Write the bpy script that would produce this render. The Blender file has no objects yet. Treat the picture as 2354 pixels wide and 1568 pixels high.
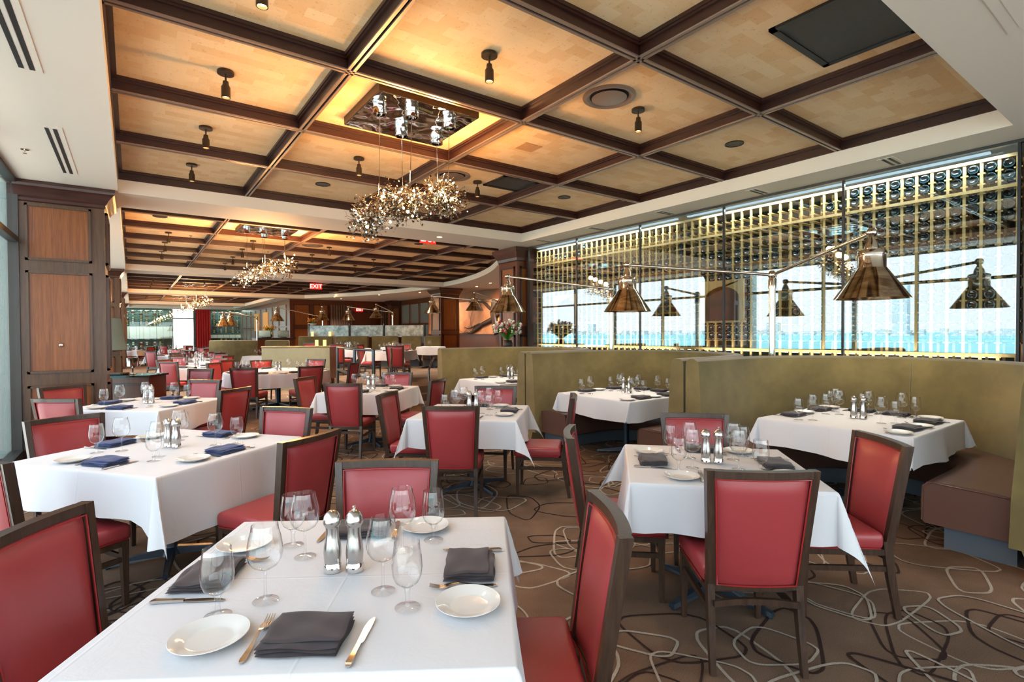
import bpy, bmesh, math, random
from mathutils import Vector, Matrix
R = math.radians
PI = math.pi
rnd = random.Random(7)
SC = bpy.context.scene
COL = SC.collection

# ------------------------------------------------------------------ helpers
def rotz(a): return Matrix.Rotation(a, 4, 'Z')
def tr(x, y, z): return Matrix.Translation((x, y, z))

class MB:
    """collects shapes into one mesh"""
    def __init__(s): s.v = []; s.f = []; s.m = []; s.mi = 0
    def add(s, vs, fs, M=None):
        b = len(s.v)
        s.v += [tuple(M @ Vector(p)) for p in vs] if M is not None else [tuple(p) for p in vs]
        s.f += [tuple(b + i for i in f) for f in fs]
        s.m += [s.mi] * len(fs)
        return s
    def box(s, x0, x1, y0, y1, z0, z1, M=None):
        vs = [(x0,y0,z0),(x1,y0,z0),(x1,y1,z0),(x0,y1,z0),(x0,y0,z1),(x1,y0,z1),(x1,y1,z1),(x0,y1,z1)]
        return s.add(vs, [(3,2,1,0),(4,5,6,7),(0,1,5,4),(1,2,6,5),(2,3,7,6),(3,0,4,7)], M)
    def rbox(s, x0, x1, y0, y1, z0, z1, r, seg=2, M=None):
        bm = bmesh.new(); bmesh.ops.create_cube(bm, size=1)
        for v in bm.verts:
            v.co = ((x0+x1)/2 + v.co.x*(x1-x0), (y0+y1)/2 + v.co.y*(y1-y0), (z0+z1)/2 + v.co.z*(z1-z0))
        bmesh.ops.bevel(bm, geom=bm.edges[:], offset=r, segments=seg, profile=.5, affect='EDGES')
        bm.verts.index_update()
        s.add([v.co.copy() for v in bm.verts], [[v.index for v in f.verts] for f in bm.faces], M); bm.free(); return s
    def lathe(s, prof, seg=20, M=None, cap0=True, cap1=True):
        vs = []; fs = []; n = len(prof)
        for (r, z) in prof:
            for k in range(seg):
                a = 2*PI*k/seg; vs.append((r*math.cos(a), r*math.sin(a), z))
        for i in range(n-1):
            for k in range(seg):
                a = i*seg+k; b = i*seg+(k+1) % seg
                fs.append((a, b, b+seg, a+seg))
        if cap0: fs.append(tuple(reversed(range(seg))))
        if cap1: fs.append(tuple(range((n-1)*seg, n*seg)))
        return s.add(vs, fs, M)
    def tube(s, pts, rad, seg=8, M=None, cap=True, closed=False):
        pts = [Vector(p) for p in pts]; n = len(pts); vs = []; fs = []
        rr = rad if isinstance(rad, (list, tuple)) else [rad]*n
        up = None
        for i, p in enumerate(pts):
            if closed: d = pts[(i+1) % n]-pts[i-1]
            else: d = pts[min(i+1, n-1)]-pts[max(i-1, 0)]
            d.normalize()
            if up is None:
                up = Vector((0,0,1)) if abs(d.z) < .9 else Vector((1,0,0))
            a = d.cross(up); a.normalize(); b = a.cross(d); b.normalize(); up = b
            for k in range(seg):
                t = 2*PI*k/seg; vs.append(p + a*(rr[i]*math.cos(t)) + b*(rr[i]*math.sin(t)))
        for i in range(n if closed else n-1):
            for k in range(seg):
                q = i*seg+k; w = i*seg+(k+1) % seg; e = seg if i < n-1 else -i*seg
                fs.append((q, w, w+e, q+e))
        if cap and not closed:
            fs.append(tuple(reversed(range(seg)))); fs.append(tuple(range((n-1)*seg, n*seg)))
        return s.add(vs, fs, M)
    def sweep(s, secs, M=None, cap=True, closed=False):
        """secs: list of point rings of equal length"""
        n = len(secs); k = len(secs[0]); vs = [p for q in secs for p in q]; fs = []
        for i in range(n if closed else n-1):
            for j in range(k):
                a = i*k+j; b = i*k+(j+1) % k; e = k if i < n-1 else -i*k
                fs.append((a, b, b+e, a+e))
        if cap and not closed:
            fs.append(tuple(reversed(range(k)))); fs.append(tuple(range((n-1)*k, n*k)))
        return s.add(vs, fs, M)
    def prism(s, poly, z0, z1, M=None):
        n = len(poly); vs = [(x,y,z0) for x,y in poly]+[(x,y,z1) for x,y in poly]
        fs = [tuple(reversed(range(n))), tuple(range(n, 2*n))]+[(i,(i+1)%n,n+(i+1)%n,n+i) for i in range(n)]
        return s.add(vs, fs, M)
    def grid(s, P, M=None):
        n = len(P); k = len(P[0]); vs = [p for q in P for p in q]; fs = []
        for i in range(n-1):
            for j in range(k-1):
                fs.append((i*k+j, i*k+j+1, (i+1)*k+j+1, (i+1)*k+j))
        return s.add(vs, fs, M)
    def mesh(s, name, mats, smooth=None):
        me = bpy.data.meshes.new(name); me.from_pydata(s.v, [], s.f)
        for m in (mats if isinstance(mats, (list, tuple)) else [mats]): me.materials.append(m)
        if any(s.m): me.polygons.foreach_set('material_index', s.m)
        bm = bmesh.new(); bm.from_mesh(me); bmesh.ops.recalc_face_normals(bm, faces=bm.faces)
        if smooth is not None:
            for f in bm.faces: f.smooth = True
            for e in bm.edges:
                if len(e.link_faces) == 2 and e.calc_face_angle(0) > R(smooth): e.smooth = False
        bm.to_mesh(me); bm.free(); me.update(); return me
    def build(s, name, mats, parent=None, smooth=None, loc=None, rz=0):
        o = bpy.data.objects.new(name, s.mesh(name, mats, smooth)); COL.objects.link(o)
        if parent is not None: o.parent = parent; KIDS.setdefault(parent.name, []).append(o)
        if loc is not None: o.location = loc
        if rz: o.rotation_euler = (0,0,rz)
        return o

KIDS = {}
def tag(o, label, cat, group=None, kind=None):
    o['label'] = label; o['category'] = cat
    if group: o['group'] = group
    if kind: o['kind'] = kind
    return o
def thing(name, label, cat, loc=(0,0,0), rz=0, group=None):
    o = bpy.data.objects.new(name, None); COL.objects.link(o); o.empty_display_size = .05
    o.location = loc; o.rotation_euler = (0,0,rz)
    return tag(o, label, cat, group)
def struct(o): o['kind'] = 'structure'; return o
def dup(root, loc, rz=None, label=None, group=None):
    def cp(o, parent):
        c = o.copy(); COL.objects.link(c)
        if parent is not None: c.parent = parent
        for k in KIDS.get(o.name, []): KIDS.setdefault(c.name, []).append(cp(k, c))
        return c
    c = cp(root, None); c.location = loc
    if rz is not None: c.rotation_euler = (0,0,rz)
    if label: c['label'] = label
    if group: c['group'] = group
    return c
class Proto:
    """first placing moves the built thing itself; later placings copy it"""
    def __init__(s, make): s.make = make; s.root = None
    def put(s, loc, rz, label, group):
        if s.root is None:
            s.root = s.make(); o = s.root; o.location = loc; o.rotation_euler = (0,0,rz); o['label'] = label; o['group'] = group
            return o
        return dup(s.root, loc, rz, label, group)

# ------------------------------------------------------------------ materials
def srgb(r, g, b):
    f = lambda c: (c/255/12.92) if c/255 <= .04045 else ((c/255+.055)/1.055)**2.4
    return (f(r), f(g), f(b), 1)
class NT:
    def __init__(s, name):
        s.m = bpy.data.materials.new(name); s.m.use_nodes = True; s.t = s.m.node_tree; s.t.nodes.clear()
        s.out = s.n('ShaderNodeOutputMaterial')
    def n(s, typ, **kw):
        x = s.t.nodes.new(typ)
        for k, v in kw.items(): setattr(x, k, v)
        return x
    def l(s, a, b): s.t.links.new(a, b)
    def val(s, sock, v):
        if hasattr(v, 'is_output') or isinstance(v, bpy.types.NodeSocket): s.l(v, sock)
        else: sock.default_value = v
    def math(s, op, a, b=0.0):
        x = s.n('ShaderNodeMath', operation=op); s.val(x.inputs[0], a); s.val(x.inputs[1], b); return x.outputs[0]
    def mix(s, fac, a, b):
        x = s.n('ShaderNodeMix', data_type='RGBA'); s.val(x.inputs['Factor'], fac); s.val(x.inputs['A'], a); s.val(x.inputs['B'], b); return x.outputs['Result']
    def coord(s, scale=(1,1,1), kind='Object', rot=(0,0,0)):
        c = s.n('ShaderNodeTexCoord'); mp = s.n('ShaderNodeMapping'); mp.inputs['Scale'].default_value = scale; mp.inputs['Rotation'].default_value = rot
        s.l(c.outputs[kind], mp.inputs[0]); return mp.outputs[0]
    def noise(s, vec, scale, detail=3, rough=.5, dist=0):
        x = s.n('ShaderNodeTexNoise'); s.l(vec, x.inputs['Vector']); x.inputs['Scale'].default_value = scale; x.inputs['Detail'].default_value = detail
        x.inputs['Roughness'].default_value = rough; x.inputs['Distortion'].default_value = dist; return x.outputs['Fac']
    def ramp(s, fac, stops):
        x = s.n('ShaderNodeValToRGB'); s.l(fac, x.inputs[0]); e = x.color_ramp.elements
        while len(e) < len(stops): e.new(.5)
        for k, (p, c) in enumerate(stops): e[k].position = p; e[k].color = c if len(c) == 4 else (*c, 1)
        return x.outputs['Color']
    def bump(s, h, strength=.2, dist=.002):
        x = s.n('ShaderNodeBump'); s.l(h, x.inputs['Height']); x.inputs['Strength'].default_value = strength; x.inputs['Distance'].default_value = dist; return x.outputs[0]
    def pr(s, color, rough=.5, metal=0, spec=.5, normal=None, **kw):
        p = s.n('ShaderNodeBsdfPrincipled'); s.val(p.inputs['Base Color'], color); s.val(p.inputs['Roughness'], rough); p.inputs['Metallic'].default_value = metal
        p.inputs['Specular IOR Level'].default_value = spec
        if normal is not None: s.l(normal, p.inputs['Normal'])
        for k, v in kw.items(): s.val(p.inputs[k.replace('_', ' ')], v)
        s.l(p.outputs[0], s.out.inputs[0]); return p
def plain(name, c, rough=.5, metal=0, spec=.5, **kw):
    t = NT(name); t.pr(srgb(*c), rough, metal, spec, **kw); return t.m
def emit(name, c, e):
    t = NT(name); x = t.n('ShaderNodeEmission'); x.inputs[0].default_value = srgb(*c); x.inputs[1].default_value = e; t.l(x.outputs[0], t.out.inputs[0]); return t.m
def wood(name, c1, c2, rough=.35, scale=(30,30,2), bumpy=.05):
    t = NT(name); v = t.coord(scale); f = t.noise(v, 1.6, 5, .6, .8); f2 = t.noise(v, 7, 2)
    k = t.math('ADD', t.math('MULTIPLY', f, .75), t.math('MULTIPLY', f2, .25))
    c = t.ramp(k, [(.3, srgb(*c1)), (.7, srgb(*c2))]); t.pr(c, rough, 0, .5, t.bump(k, bumpy, .002)); return t.m
def leather(name, c, rough=.38, bs=420):
    t = NT(name); v = t.coord(); f = t.noise(v, bs, 2); g = t.noise(v, 4, 2)
    c0 = srgb(*c); t.pr(t.mix(t.math('MULTIPLY', g, .45), c0, (c0[0]*.72, c0[1]*.72, c0[2]*.72, 1)), rough, 0, .5, t.bump(f, .22, .0012)); return t.m
def fabric(name, c, var=.25, scale=8, rough=.9, sheen=0, bs=500, bst=.15):
    t = NT(name); v = t.coord(); f = t.noise(v, scale, 4, .6); g = t.noise(v, bs, 1)
    c0 = srgb(*c); a = tuple(x*(1+var) for x in c0[:3])+(1,); b = tuple(x*(1-var) for x in c0[:3])+(1,)
    p = t.pr(t.ramp(f, [(.35, b), (.65, a)]), rough, 0, .25, t.bump(g, bst, .001)); p.inputs['Sheen Weight'].default_value = sheen; return t.m
def thin_glass(name, tint=(1,1,1), edge=.62, f0=.035, pw=3.2, gl=(1,1,1), top=.75, tp=2.0):
    """single-wall clear glass: straight transmission plus mirror reflection rising to the rim"""
    t = NT(name); lw = t.n('ShaderNodeLayerWeight'); lw.inputs['Blend'].default_value = .5
    fc = lw.outputs['Facing']; p = t.math('POWER', fc, pw); fac = t.math('ADD', t.math('MULTIPLY', p, top), f0)
    tc = t.mix(t.math('POWER', fc, tp), (*tint, 1), (tint[0]*edge, tint[1]*edge, tint[2]*edge, 1))
    a = t.n('ShaderNodeBsdfTransparent'); t.l(tc, a.inputs[0]); b = t.n('ShaderNodeBsdfGlossy'); b.inputs['Color'].default_value = (*gl, 1); b.inputs['Roughness'].default_value = .0
    m = t.n('ShaderNodeMixShader'); t.l(fac, m.inputs[0]); t.l(a.outputs[0], m.inputs[1]); t.l(b.outputs[0], m.inputs[2]); t.l(m.outputs[0], t.out.inputs[0]); return t.m

M = {}
M['frame'] = wood('chair_wood', (40,27,20), (72,52,40), .3, (26,26,3))
M['panel'] = wood('veneer', (92,46,18), (142,84,38), .28, (34,34,1.1), .02)
M['panel_dark'] = wood('veneer_dark', (60,26,12), (98,50,24), .28, (34,34,1.1), .02)
M['pillar'] = wood('pillar_wood', (58,38,24), (96,68,46), .3, (18,18,1), .02)
M['crown'] = wood('crown_wood', (44,22,18), (72,40,32), .3, (3,3,20), .02)
M['beam'] = wood('beam_wood', (34,15,11), (60,29,21), .35, (5,5,30), .02)
M['lip'] = plain('beam_lip', (150,130,118), .35, .6)
M['slot'] = plain('dark_slot', (12,10,10), .8)
M['paint'] = plain('soffit_paint', (218,208,196), .7, 0, .3)
M['leather'] = leather('red_leather', (154,55,58), .33)
M['piping'] = plain('piping_red', (150,34,34), .4)
M['seatbrown'] = leather('brown_leather', (98,70,60), .33, 260)
M['olive'] = fabric('olive_velvet', (108,95,58), .22, 2.2, .85, .35, 300, .05)
def clothmat():
    t = NT('white_cloth'); v = t.coord(); sp = t.n('ShaderNodeSeparateXYZ'); t.l(v, sp.inputs[0]); h = None
    for ax in ('X', 'Y'):
        w = t.math('PINGPONG', t.math('ADD', sp.outputs[ax], .02), .27)
        k = t.math('MAXIMUM', t.math('SUBTRACT', 1, t.math('DIVIDE', w, .006)), 0); h = k if h is None else t.math('MAXIMUM', h, k)
    f = t.noise(v, 7, 4, .6, .4); g = t.noise(v, 900, 1)
    hh = t.math('ADD', t.math('MULTIPLY', h, .5), t.math('ADD', t.math('MULTIPLY', f, 1.6), t.math('MULTIPLY', g, .05)))
    t.pr(srgb(206,206,209), .85, 0, .2, t.bump(hh, .35, .006)); return t.m
M['cloth'] = clothmat()
M['napblack'] = fabric('charcoal_napkin', (58,50,52), .15, 12, .9, .15, 900, .2)
M['napnavy'] = fabric('navy_napkin', (42,58,104), .15, 12, .9, .15, 900, .2)  # bluer copy of the napkin cloth, window light put into its colour
M['plate'] = plain('white_china', (214,211,206), .1)
M['iron'] = plain('cast_iron', (38,50,62), .35, .3)
M['dark'] = plain('black_plastic', (18,18,20), .4)
M['plinth'] = plain('slate_plinth', (78,88,96), .5)
M['chrome'] = plain('polished_chrome', (225,222,218), .07, 1)
M['silver'] = plain('cutlery_silver', (205,200,195), .16, 1)
M['bronze'] = plain('dark_bronze', (72,60,48), .35, .8)
M['glass'] = thin_glass('clear_glass', (.99,.99,.99), .30, .055, 4.0, (1,1,1), .9, 3.6)
M['glassfoot'] = thin_glass('clear_glass_foot', (.99,.99,.99), .55, .06, 3.0, (1,1,1), .8, 3)
M['pane'] = thin_glass('wine_wall_glass', (.90,.97,.98), .8, .14, 4)
M['win'] = thin_glass('window_glass', (.93,.97,.97), .9, .04, 4)
M['farpane'] = thin_glass('far_wall_glass', (.88,.97,.95), .85, .04, 4)
M['oak'] = wood('rack_oak', (196,152,92), (226,188,126), .5, (20,20,3), .03)
M['bottle'] = plain('bottle_glass', (10,24,30), .08, 0, .9)
M['ring'] = plain('bottle_heel', (120,170,190), .15, .2)  # pale ring painted as the bright reflection round a dark bottle base
M['label'] = plain('bottle_label', (220,216,200), .6)
M['mullion'] = plain('window_mullion', (62,60,58), .4, .4)
M['rail'] = plain('gunmetal_rail', (84,92,98), .3, .8)
M['bulb'] = emit('warm_bulb', (255,206,130), 40)
M['disc'] = plain('champagne_disc', (206,196,184), .08, 1)
M['spotbulb'] = emit('spot_bulb', (255,214,150), 25)
M['exit'] = emit('exit_red', (255,40,30), 2.2)
M['exitw'] = emit('exit_white', (255,225,215), 2.5)
M['candle'] = emit('candle_glow', (255,196,110), 2.6)
M['led'] = emit('led_strip', (255,214,150), 9)
M['ledcool'] = emit('led_cool', (215,240,255), .9)
M['redcurtain'] = fabric('red_curtain', (170,30,36), .1, 5, .8, .2)
M['browncurtain'] = fabric('brown_curtain', (92,62,46), .15, 5, .7, .2)
M['leaf'] = plain('leaf_green', (78,128,40), .5)
M['petalw'] = plain('petal_white', (240,236,220), .6)
M['petalp'] = plain('petal_pink', (214,130,130), .6)
M['petalr'] = plain('petal_red', (150,24,44), .6)
M['petaly'] = plain('petal_yellow', (236,170,24), .6)
M['petalo'] = plain('petal_orange', (214,100,40), .6)
M['greypanel'] = plain('grey_panel', (108,116,112), .35)
M['partition'] = fabric('sage_partition', (118,122,104), .08, 3, .6)
M['tv'] = plain('screen_grey', (120,140,138), .25)
M['greenroom'] = plain('cellar_green', (34,58,52), .6)
def steel():
    t = NT('brushed_steel'); v = t.coord((60,60,60)); f = t.noise(v, 1, 2); g = t.noise(t.coord((2,2,260)), 1, 2)
    t.pr((.50,.48,.46,1), t.math('ADD', t.math('MULTIPLY', g, .14), .16), 1, .5); return t.m
M['steel'] = steel()
def shade():
    t = NT('antique_nickel'); f = t.noise(t.coord((3,3,9)), 1.2, 3, .6, 1.5)
    t.pr(t.ramp(f, [(.35, srgb(140,114,90)), (.65, srgb(206,190,164))]), t.math('ADD', t.math('MULTIPLY', f, .12), .05), 1); return t.m
M['shade'] = shade()
M['nickel'] = plain('polished_nickel', (214,204,188), .12, 1)
def cork():
    t = NT('cork_tile'); v = t.coord((1,1,1))
    br = t.n('ShaderNodeTexBrick'); t.l(v, br.inputs['Vector']); br.inputs['Scale'].default_value = 1
    br.inputs['Brick Width'].default_value = .20; br.inputs['Row Height'].default_value = .12; br.inputs['Mortar Size'].default_value = 0.0
    br.inputs['Color1'].default_value = srgb(216,172,120); br.inputs['Color2'].default_value = srgb(236,208,168); br.inputs['Bias'].default_value = .25
    f = t.noise(v, 5, 6, .65); g = t.noise(v, 38, 4, .7)
    c = t.mix(t.math('MULTIPLY', f, .55), br.outputs['Color'], srgb(224,184,132))
    sp = t.ramp(g, [(.30, (.62,.5,.34)), (.42, (1,1,1))])
    m = t.n('ShaderNodeMix', data_type='RGBA', blend_type='MULTIPLY'); m.inputs['Factor'].default_value = .6; t.l(c, m.inputs['A']); t.l(sp, m.inputs['B'])
    t.pr(m.outputs['Result'], .6, 0, .3, t.bump(g, .1, .002)); return t.m
M['cork'] = cork()
def carpet(name, c):
    t = NT(name); v = t.coord(); f = t.noise(v, 2.2, 3); g = t.noise(v, 190, 4, .85)
    c0 = srgb(*c); a = tuple(x*1.5 for x in c0[:3])+(1,); b = tuple(x*.62 for x in c0[:3])+(1,)
    k = t.math('ADD', t.math('MULTIPLY', f, .4), t.math('MULTIPLY', g, .6))
    t.pr(t.ramp(k, [(.38, b), (.62, a)]), .95, 0, .1, t.bump(g, .6, .004)); return t.m
M['carpet'] = carpet('carpet_brown', (104,84,69)); M['loopl'] = carpet('carpet_light_line', (152,142,130)); M['loopd'] = carpet('carpet_dark_line', (52,38,34))
def artmat():
    t = NT('copper_ground'); f = t.noise(t.coord(), 2, 4); t.pr(t.ramp(f, [(.3, srgb(178,104,62)), (.7, srgb(222,150,98))]), .45); return t.m
M['art'] = artmat()
def screenmat():
    t = NT('etched_steel'); f = t.noise(t.coord(), 5, 5, .7); t.pr(t.ramp(f, [(.35, srgb(86,92,90)), (.62, srgb(150,156,150))]), .35, .5); return t.m
M['screen'] = screenmat()
def wavy():
    t = NT('rippled_chrome'); f = t.noise(t.coord(), 4, 1, .4, .6); t.pr(srgb(220,218,216), .04, 1, .5, t.bump(f, .8, .05)); return t.m
M['wavy'] = wavy()
def grille():
    t = NT('grille_mesh'); v = t.coord((70,70,70)); vo = t.n('ShaderNodeTexVoronoi'); t.l(v, vo.inputs['Vector'])
    t.pr(t.ramp(vo.outputs['Distance'], [(.3, srgb(14,14,16)), (.5, srgb(62,60,60))]), .5, .2); return t.m
M['grille'] = grille()

# ------------------------------------------------------------------ room shell
ZS, ZB, ZP = 3.4715, 3.65, 3.776      # soffit, beam underside, cork panels
XW, XG = -1.17, 7.245                  # window wall, wine-wall glass
def arc(y):
    return -5.8 + math.sqrt(max(0, 16.3**2-(y-20.2)**2))
def slab(name, x0, x1, y0, y1, z0, z1, m): return struct(MB().box(x0, x1, y0, y1, z0, z1).build(name, M[m]))

# floor with its woven loop pattern
fl = MB().box(-1.4, 13.2, -4.2, 47, -.12, 0)
def loop_line(mb, cx, cy, rx, ry, rot, n, w, z, rr):
    pts = []
    a0 = rr.random()*6.28
    for k in range(n):
        a = a0 + 2*PI*(k + rr.uniform(-.3, .3))/n
        q = rr.uniform(.8, 1.15)
        pts.append(Vector((rx*q*math.cos(a), ry*q*math.sin(a))))
    for _ in range(3):                                  # corner cutting gives rounded corners
        np_ = []
        for i, p in enumerate(pts):
            b = pts[(i+1) % len(pts)]; t = .17
            np_ += [p*(1-t)+b*t, p*t+b*(1-t)]
        pts = np_
    ca, sa = math.cos(rot), math.sin(rot)
    pts = [(cx + p.x*ca-p.y*sa, cy + p.x*sa+p.y*ca) for p in pts]
    N = len(pts); vs = []
    for i, p in enumerate(pts):
        a = Vector(pts[i-1]); b = Vector(pts[(i+1) % N]); d = (b-a).normalized(); q = Vector((-d.y, d.x))*w/2
        vs += [(p[0]+q.x, p[1]+q.y, z), (p[0]-q.x, p[1]-q.y, z)]
    mb.add(vs, [(2*i, 2*i+1, (2*i+3) % (2*N), (2*i+2) % (2*N)) for i in range(N)])
lr = random.Random(21); zz = .0006
for i in range(1500):
    x = lr.uniform(-1, 8); y = lr.uniform(0, 16)
    if y > 9 and lr.random() < .5: continue
    fl.mi = 1 if lr.random() < .55 else 2
    rx = lr.uniform(.20, .44); ry = rx*lr.uniform(.30, .8)
    loop_line(fl, x, y, rx, ry, lr.random()*6.28, lr.choice([4, 4, 5]), lr.uniform(.011, .017), zz, lr); zz += .000004
struct(fl.build('floor', [M['carpet'], M['loopl'], M['loopd']]))

# raised dining level with its two carpeted steps
plat = [(4.95,11.2),(12.9,11.2),(12.9,30.5),(7.0,30.5),(3.6,21),(3.0,16.2),(4.55,14.9),(4.35,12.4)]
p_ = struct(MB().prism(plat, .001, .30).build('floor_raised', M['carpet']))
slab('floor_step', 4.95, 7.2, 10.85, 11.2, .001, .15, 'carpet')

# soffits (white) round the coffered trays
S = 'ceiling_soffit'
slab(S, XW-.1, -.126, -4.1, 46.6, ZS, ZB, 'paint')
slab(S, -.126, 13, -4.1, 1.21, ZS, ZB, 'paint')
slab(S, 6.70, 13, 1.21, 8.85, ZS, ZB, 'paint')
slab(S, -.126, 13, 8.85, 9.85, ZS, ZB, 'paint')
slab(S, -.126, arc(19.2), 19.2, 20.2, ZS, ZB, 'paint')
slab(S, -.126, 13, 29.5, 30.5, ZS, ZB, 'paint')
slab(S, 6.3, 9, 30.5, 46.6, ZS, ZB, 'paint')
slab(S, -.126, 6.3, 39.8, 40.8, ZS, ZB, 'paint')
slab(S, -.126, 6.3, 45.0, 46.6, ZS, ZB, 'paint')
ys = [9.85 + i*(29.5-9.85)/40 for i in range(41)]
q = [(max(arc(y), 5.5), y) for y in ys]
struct(MB().prism(q + [(13, 29.5), (13, 9.85)], ZS, ZB).build(S, M['paint']))
e_ = MB()
for i in range(40):
    for yy in (ys[i],):
        a, b = q[i], q[i+1]
        e_.add([(a[0],a[1],ZB),(b[0],b[1],ZB),(b[0],b[1],ZP),(a[0],a[1],ZP),(a[0]+.06,a[1],ZB),(b[0]+.06,b[1],ZB),(b[0]+.06,b[1],ZP),(a[0]+.06,a[1],ZP)],
               [(0,1,2,3),(7,6,5,4),(0,4,5,1)])
struct(e_.build('ceiling_edge_curved', M['beam']))
struct(MB().box(XW-.3, 13.3, -4.3, 47.2, 3.9, 4.0).build('ceiling', M['paint']))

def beam(x0, x1, y0, y1):
    """two thin boards with a dark slot and pale lips under them, a ledge at the top"""
    b = MB(); alongy = (y1-y0) > (x1-x0)
    for s in (-1, 1):
        for (o0, o1, z0, z1, mi) in ((.008, .03, ZB+.012, ZP, 0), (.010, .034, ZB, ZB+.012, 1), (.03, .062, ZP-.028, ZP, 0), (.03, .05, ZP-.045, ZP-.028, 0)):
            b.mi = mi
            if alongy: xm = (x0+x1)/2; b.box(*sorted((xm+s*o0, xm+s*o1)), y0, y1, z0, z1)
            else: ym = (y0+y1)/2; b.box(x0, x1, *sorted((ym+s*o0, ym+s*o1)), z0, z1)
    b.mi = 2
    if alongy: b.box(xm-.008, xm+.008, y0, y1, ZB+.03, ZP)
    else: b.box(x0, x1, ym-.008, ym+.008, ZB+.03, ZP)
    return struct(b.build('ceiling_beam', [M['beam'], M['lip'], M['slot']]))
def tray(x0, x1, y0, y1, bx, by, curved=False):
    xm = 10.6 if curved else x1
    struct(MB().box(x0-.05, xm, y0-.05, y1+.05, ZP, ZP+.03).build('ceiling_panel', M['cork']))
    ed = MB()
    def edge(a, b, c, d): ed.box(a, b, c, d, ZB, ZP); 
    edge(x0-.05, x0+.012, y0, y1); ed.box(x0+.012, x0+.05, y0, y1, ZP-.035, ZP)
    xr0, xr1 = (min(arc(y0+.01), x1) if curved else x1), (min(arc(y1-.01), xm) if curved else x1)
    edge(x0, xr0, y0-.05, y0+.012); ed.box(x0, xr0, y0+.012, y0+.05, ZP-.035, ZP)
    edge(x0, xr1, y1-.012, y1+.05); ed.box(x0, xr1, y1-.05, y1-.012, ZP-.035, ZP)
    if not curved:
        edge(x1-.012, x1+.05, y0, y1); ed.box(x1-.05, x1-.012, y0, y1, ZP-.035, ZP)
    struct(ed.build('ceiling_edge', M['beam']))
    for x in bx:
        ya, yb = y0, y1
        if curved:
            h = math.sqrt(max(0, 16.3**2-(x+5.8)**2)); ya = max(y0, 20.2-h); yb = min(y1, 20.2+h)
        if yb-ya > .3: beam(x-.03, x+.03, ya, yb)
    for y in by:
        beam(x0, arc(y) if curved else x1, y-.03, y+.03)
tray(-.126, 6.70, 1.21, 8.85, [1.448, 3.194, 4.955], [2.706, 4.189, 5.683, 7.175])
tray(-.126, 6.70, 9.85, 19.2, [1.448, 3.194, 4.955, 6.70, 8.45], [11.1, 12.6, 14.17, 15.8, 17.45], True)
tray(-.126, 6.70, 20.2, 29.5, [1.448, 3.194, 4.955, 6.70, 8.45], [21.75, 23.3, 24.85, 26.4, 27.95], True)
tray(-.126, 6.30, 30.5, 39.8, [1.448, 3.194, 4.955], [32.05, 33.6, 35.15, 36.7, 38.25])
tray(-.126, 6.30, 40.8, 45.0, [1.448, 3.194, 4.955], [42.2, 43.6])

# window wall on the left: panes between slim mullions, one bay per window
def window(i, y0, y1, axis='y', at=XW):
    w = bpy.data.objects.new('window_%d' % i, None); COL.objects.link(w); struct(w); w['label'] = 'floor to ceiling window bay'
    g = MB(); f = MB()
    n = max(1, round((y1-y0)/2.4))
    def bx(mb, a, b, z0, z1, t):
        if axis == 'y': mb.box(at-t, at+t, a, b, z0, z1)
        else: mb.box(a, b, at-t, at+t, z0, z1)
    bx(g, y0, y1, .12, ZS, .004)
    for k in range(n+1):
        y = y0+(y1-y0)*k/n; bx(f, y-.03, y+.03, .0, ZS, .05)
    bx(f, y0, y1, 0, .12, .06); bx(f, y0, y1, 2.70, 2.77, .045); bx(f, y0, y1, ZS-.05, ZS, .05)
    f.build('window_frame', M['mullion'], w); g.build('window_pane', M['win'], w)
for i, (a, b) in enumerate([(-4.1, 2.4), (2.4, 8.85), (9.85, 19.15), (20.15, 29.5), (30.5, 39.9), (40.9, 45.6)]): window(i+1, a, b)
window(7, -1.2, 7.2, 'x', -4.1)  # added unseen window behind the camera, for fill daylight

# other walls
slab('wall_right', 8.35, 8.45, -4.2, 9.9, 0, ZB, 'panel_dark')
slab('wall_right', XG-.02, 8.35, -4.2, 1.22, 0, ZS, 'crown')
slab('wall_right', 12.9, 13.0, 9.0, 31, 0, ZB, 'panel_dark')
slab('wall_back', 7.05, 13.0, 30.5, 30.6, 0, ZS, 'panel_dark')
slab('wall_back', 8.3, 13.0, 9.33, 9.43, 0, ZS, 'panel_dark')
slab('wall_right', 7.05, 7.15, 30.6, 46.4, 0, ZS, 'pillar')
slab('wall_far', -1.3, 7.2, 46.9, 47.0, 0, ZB, 'greenroom')

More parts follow.
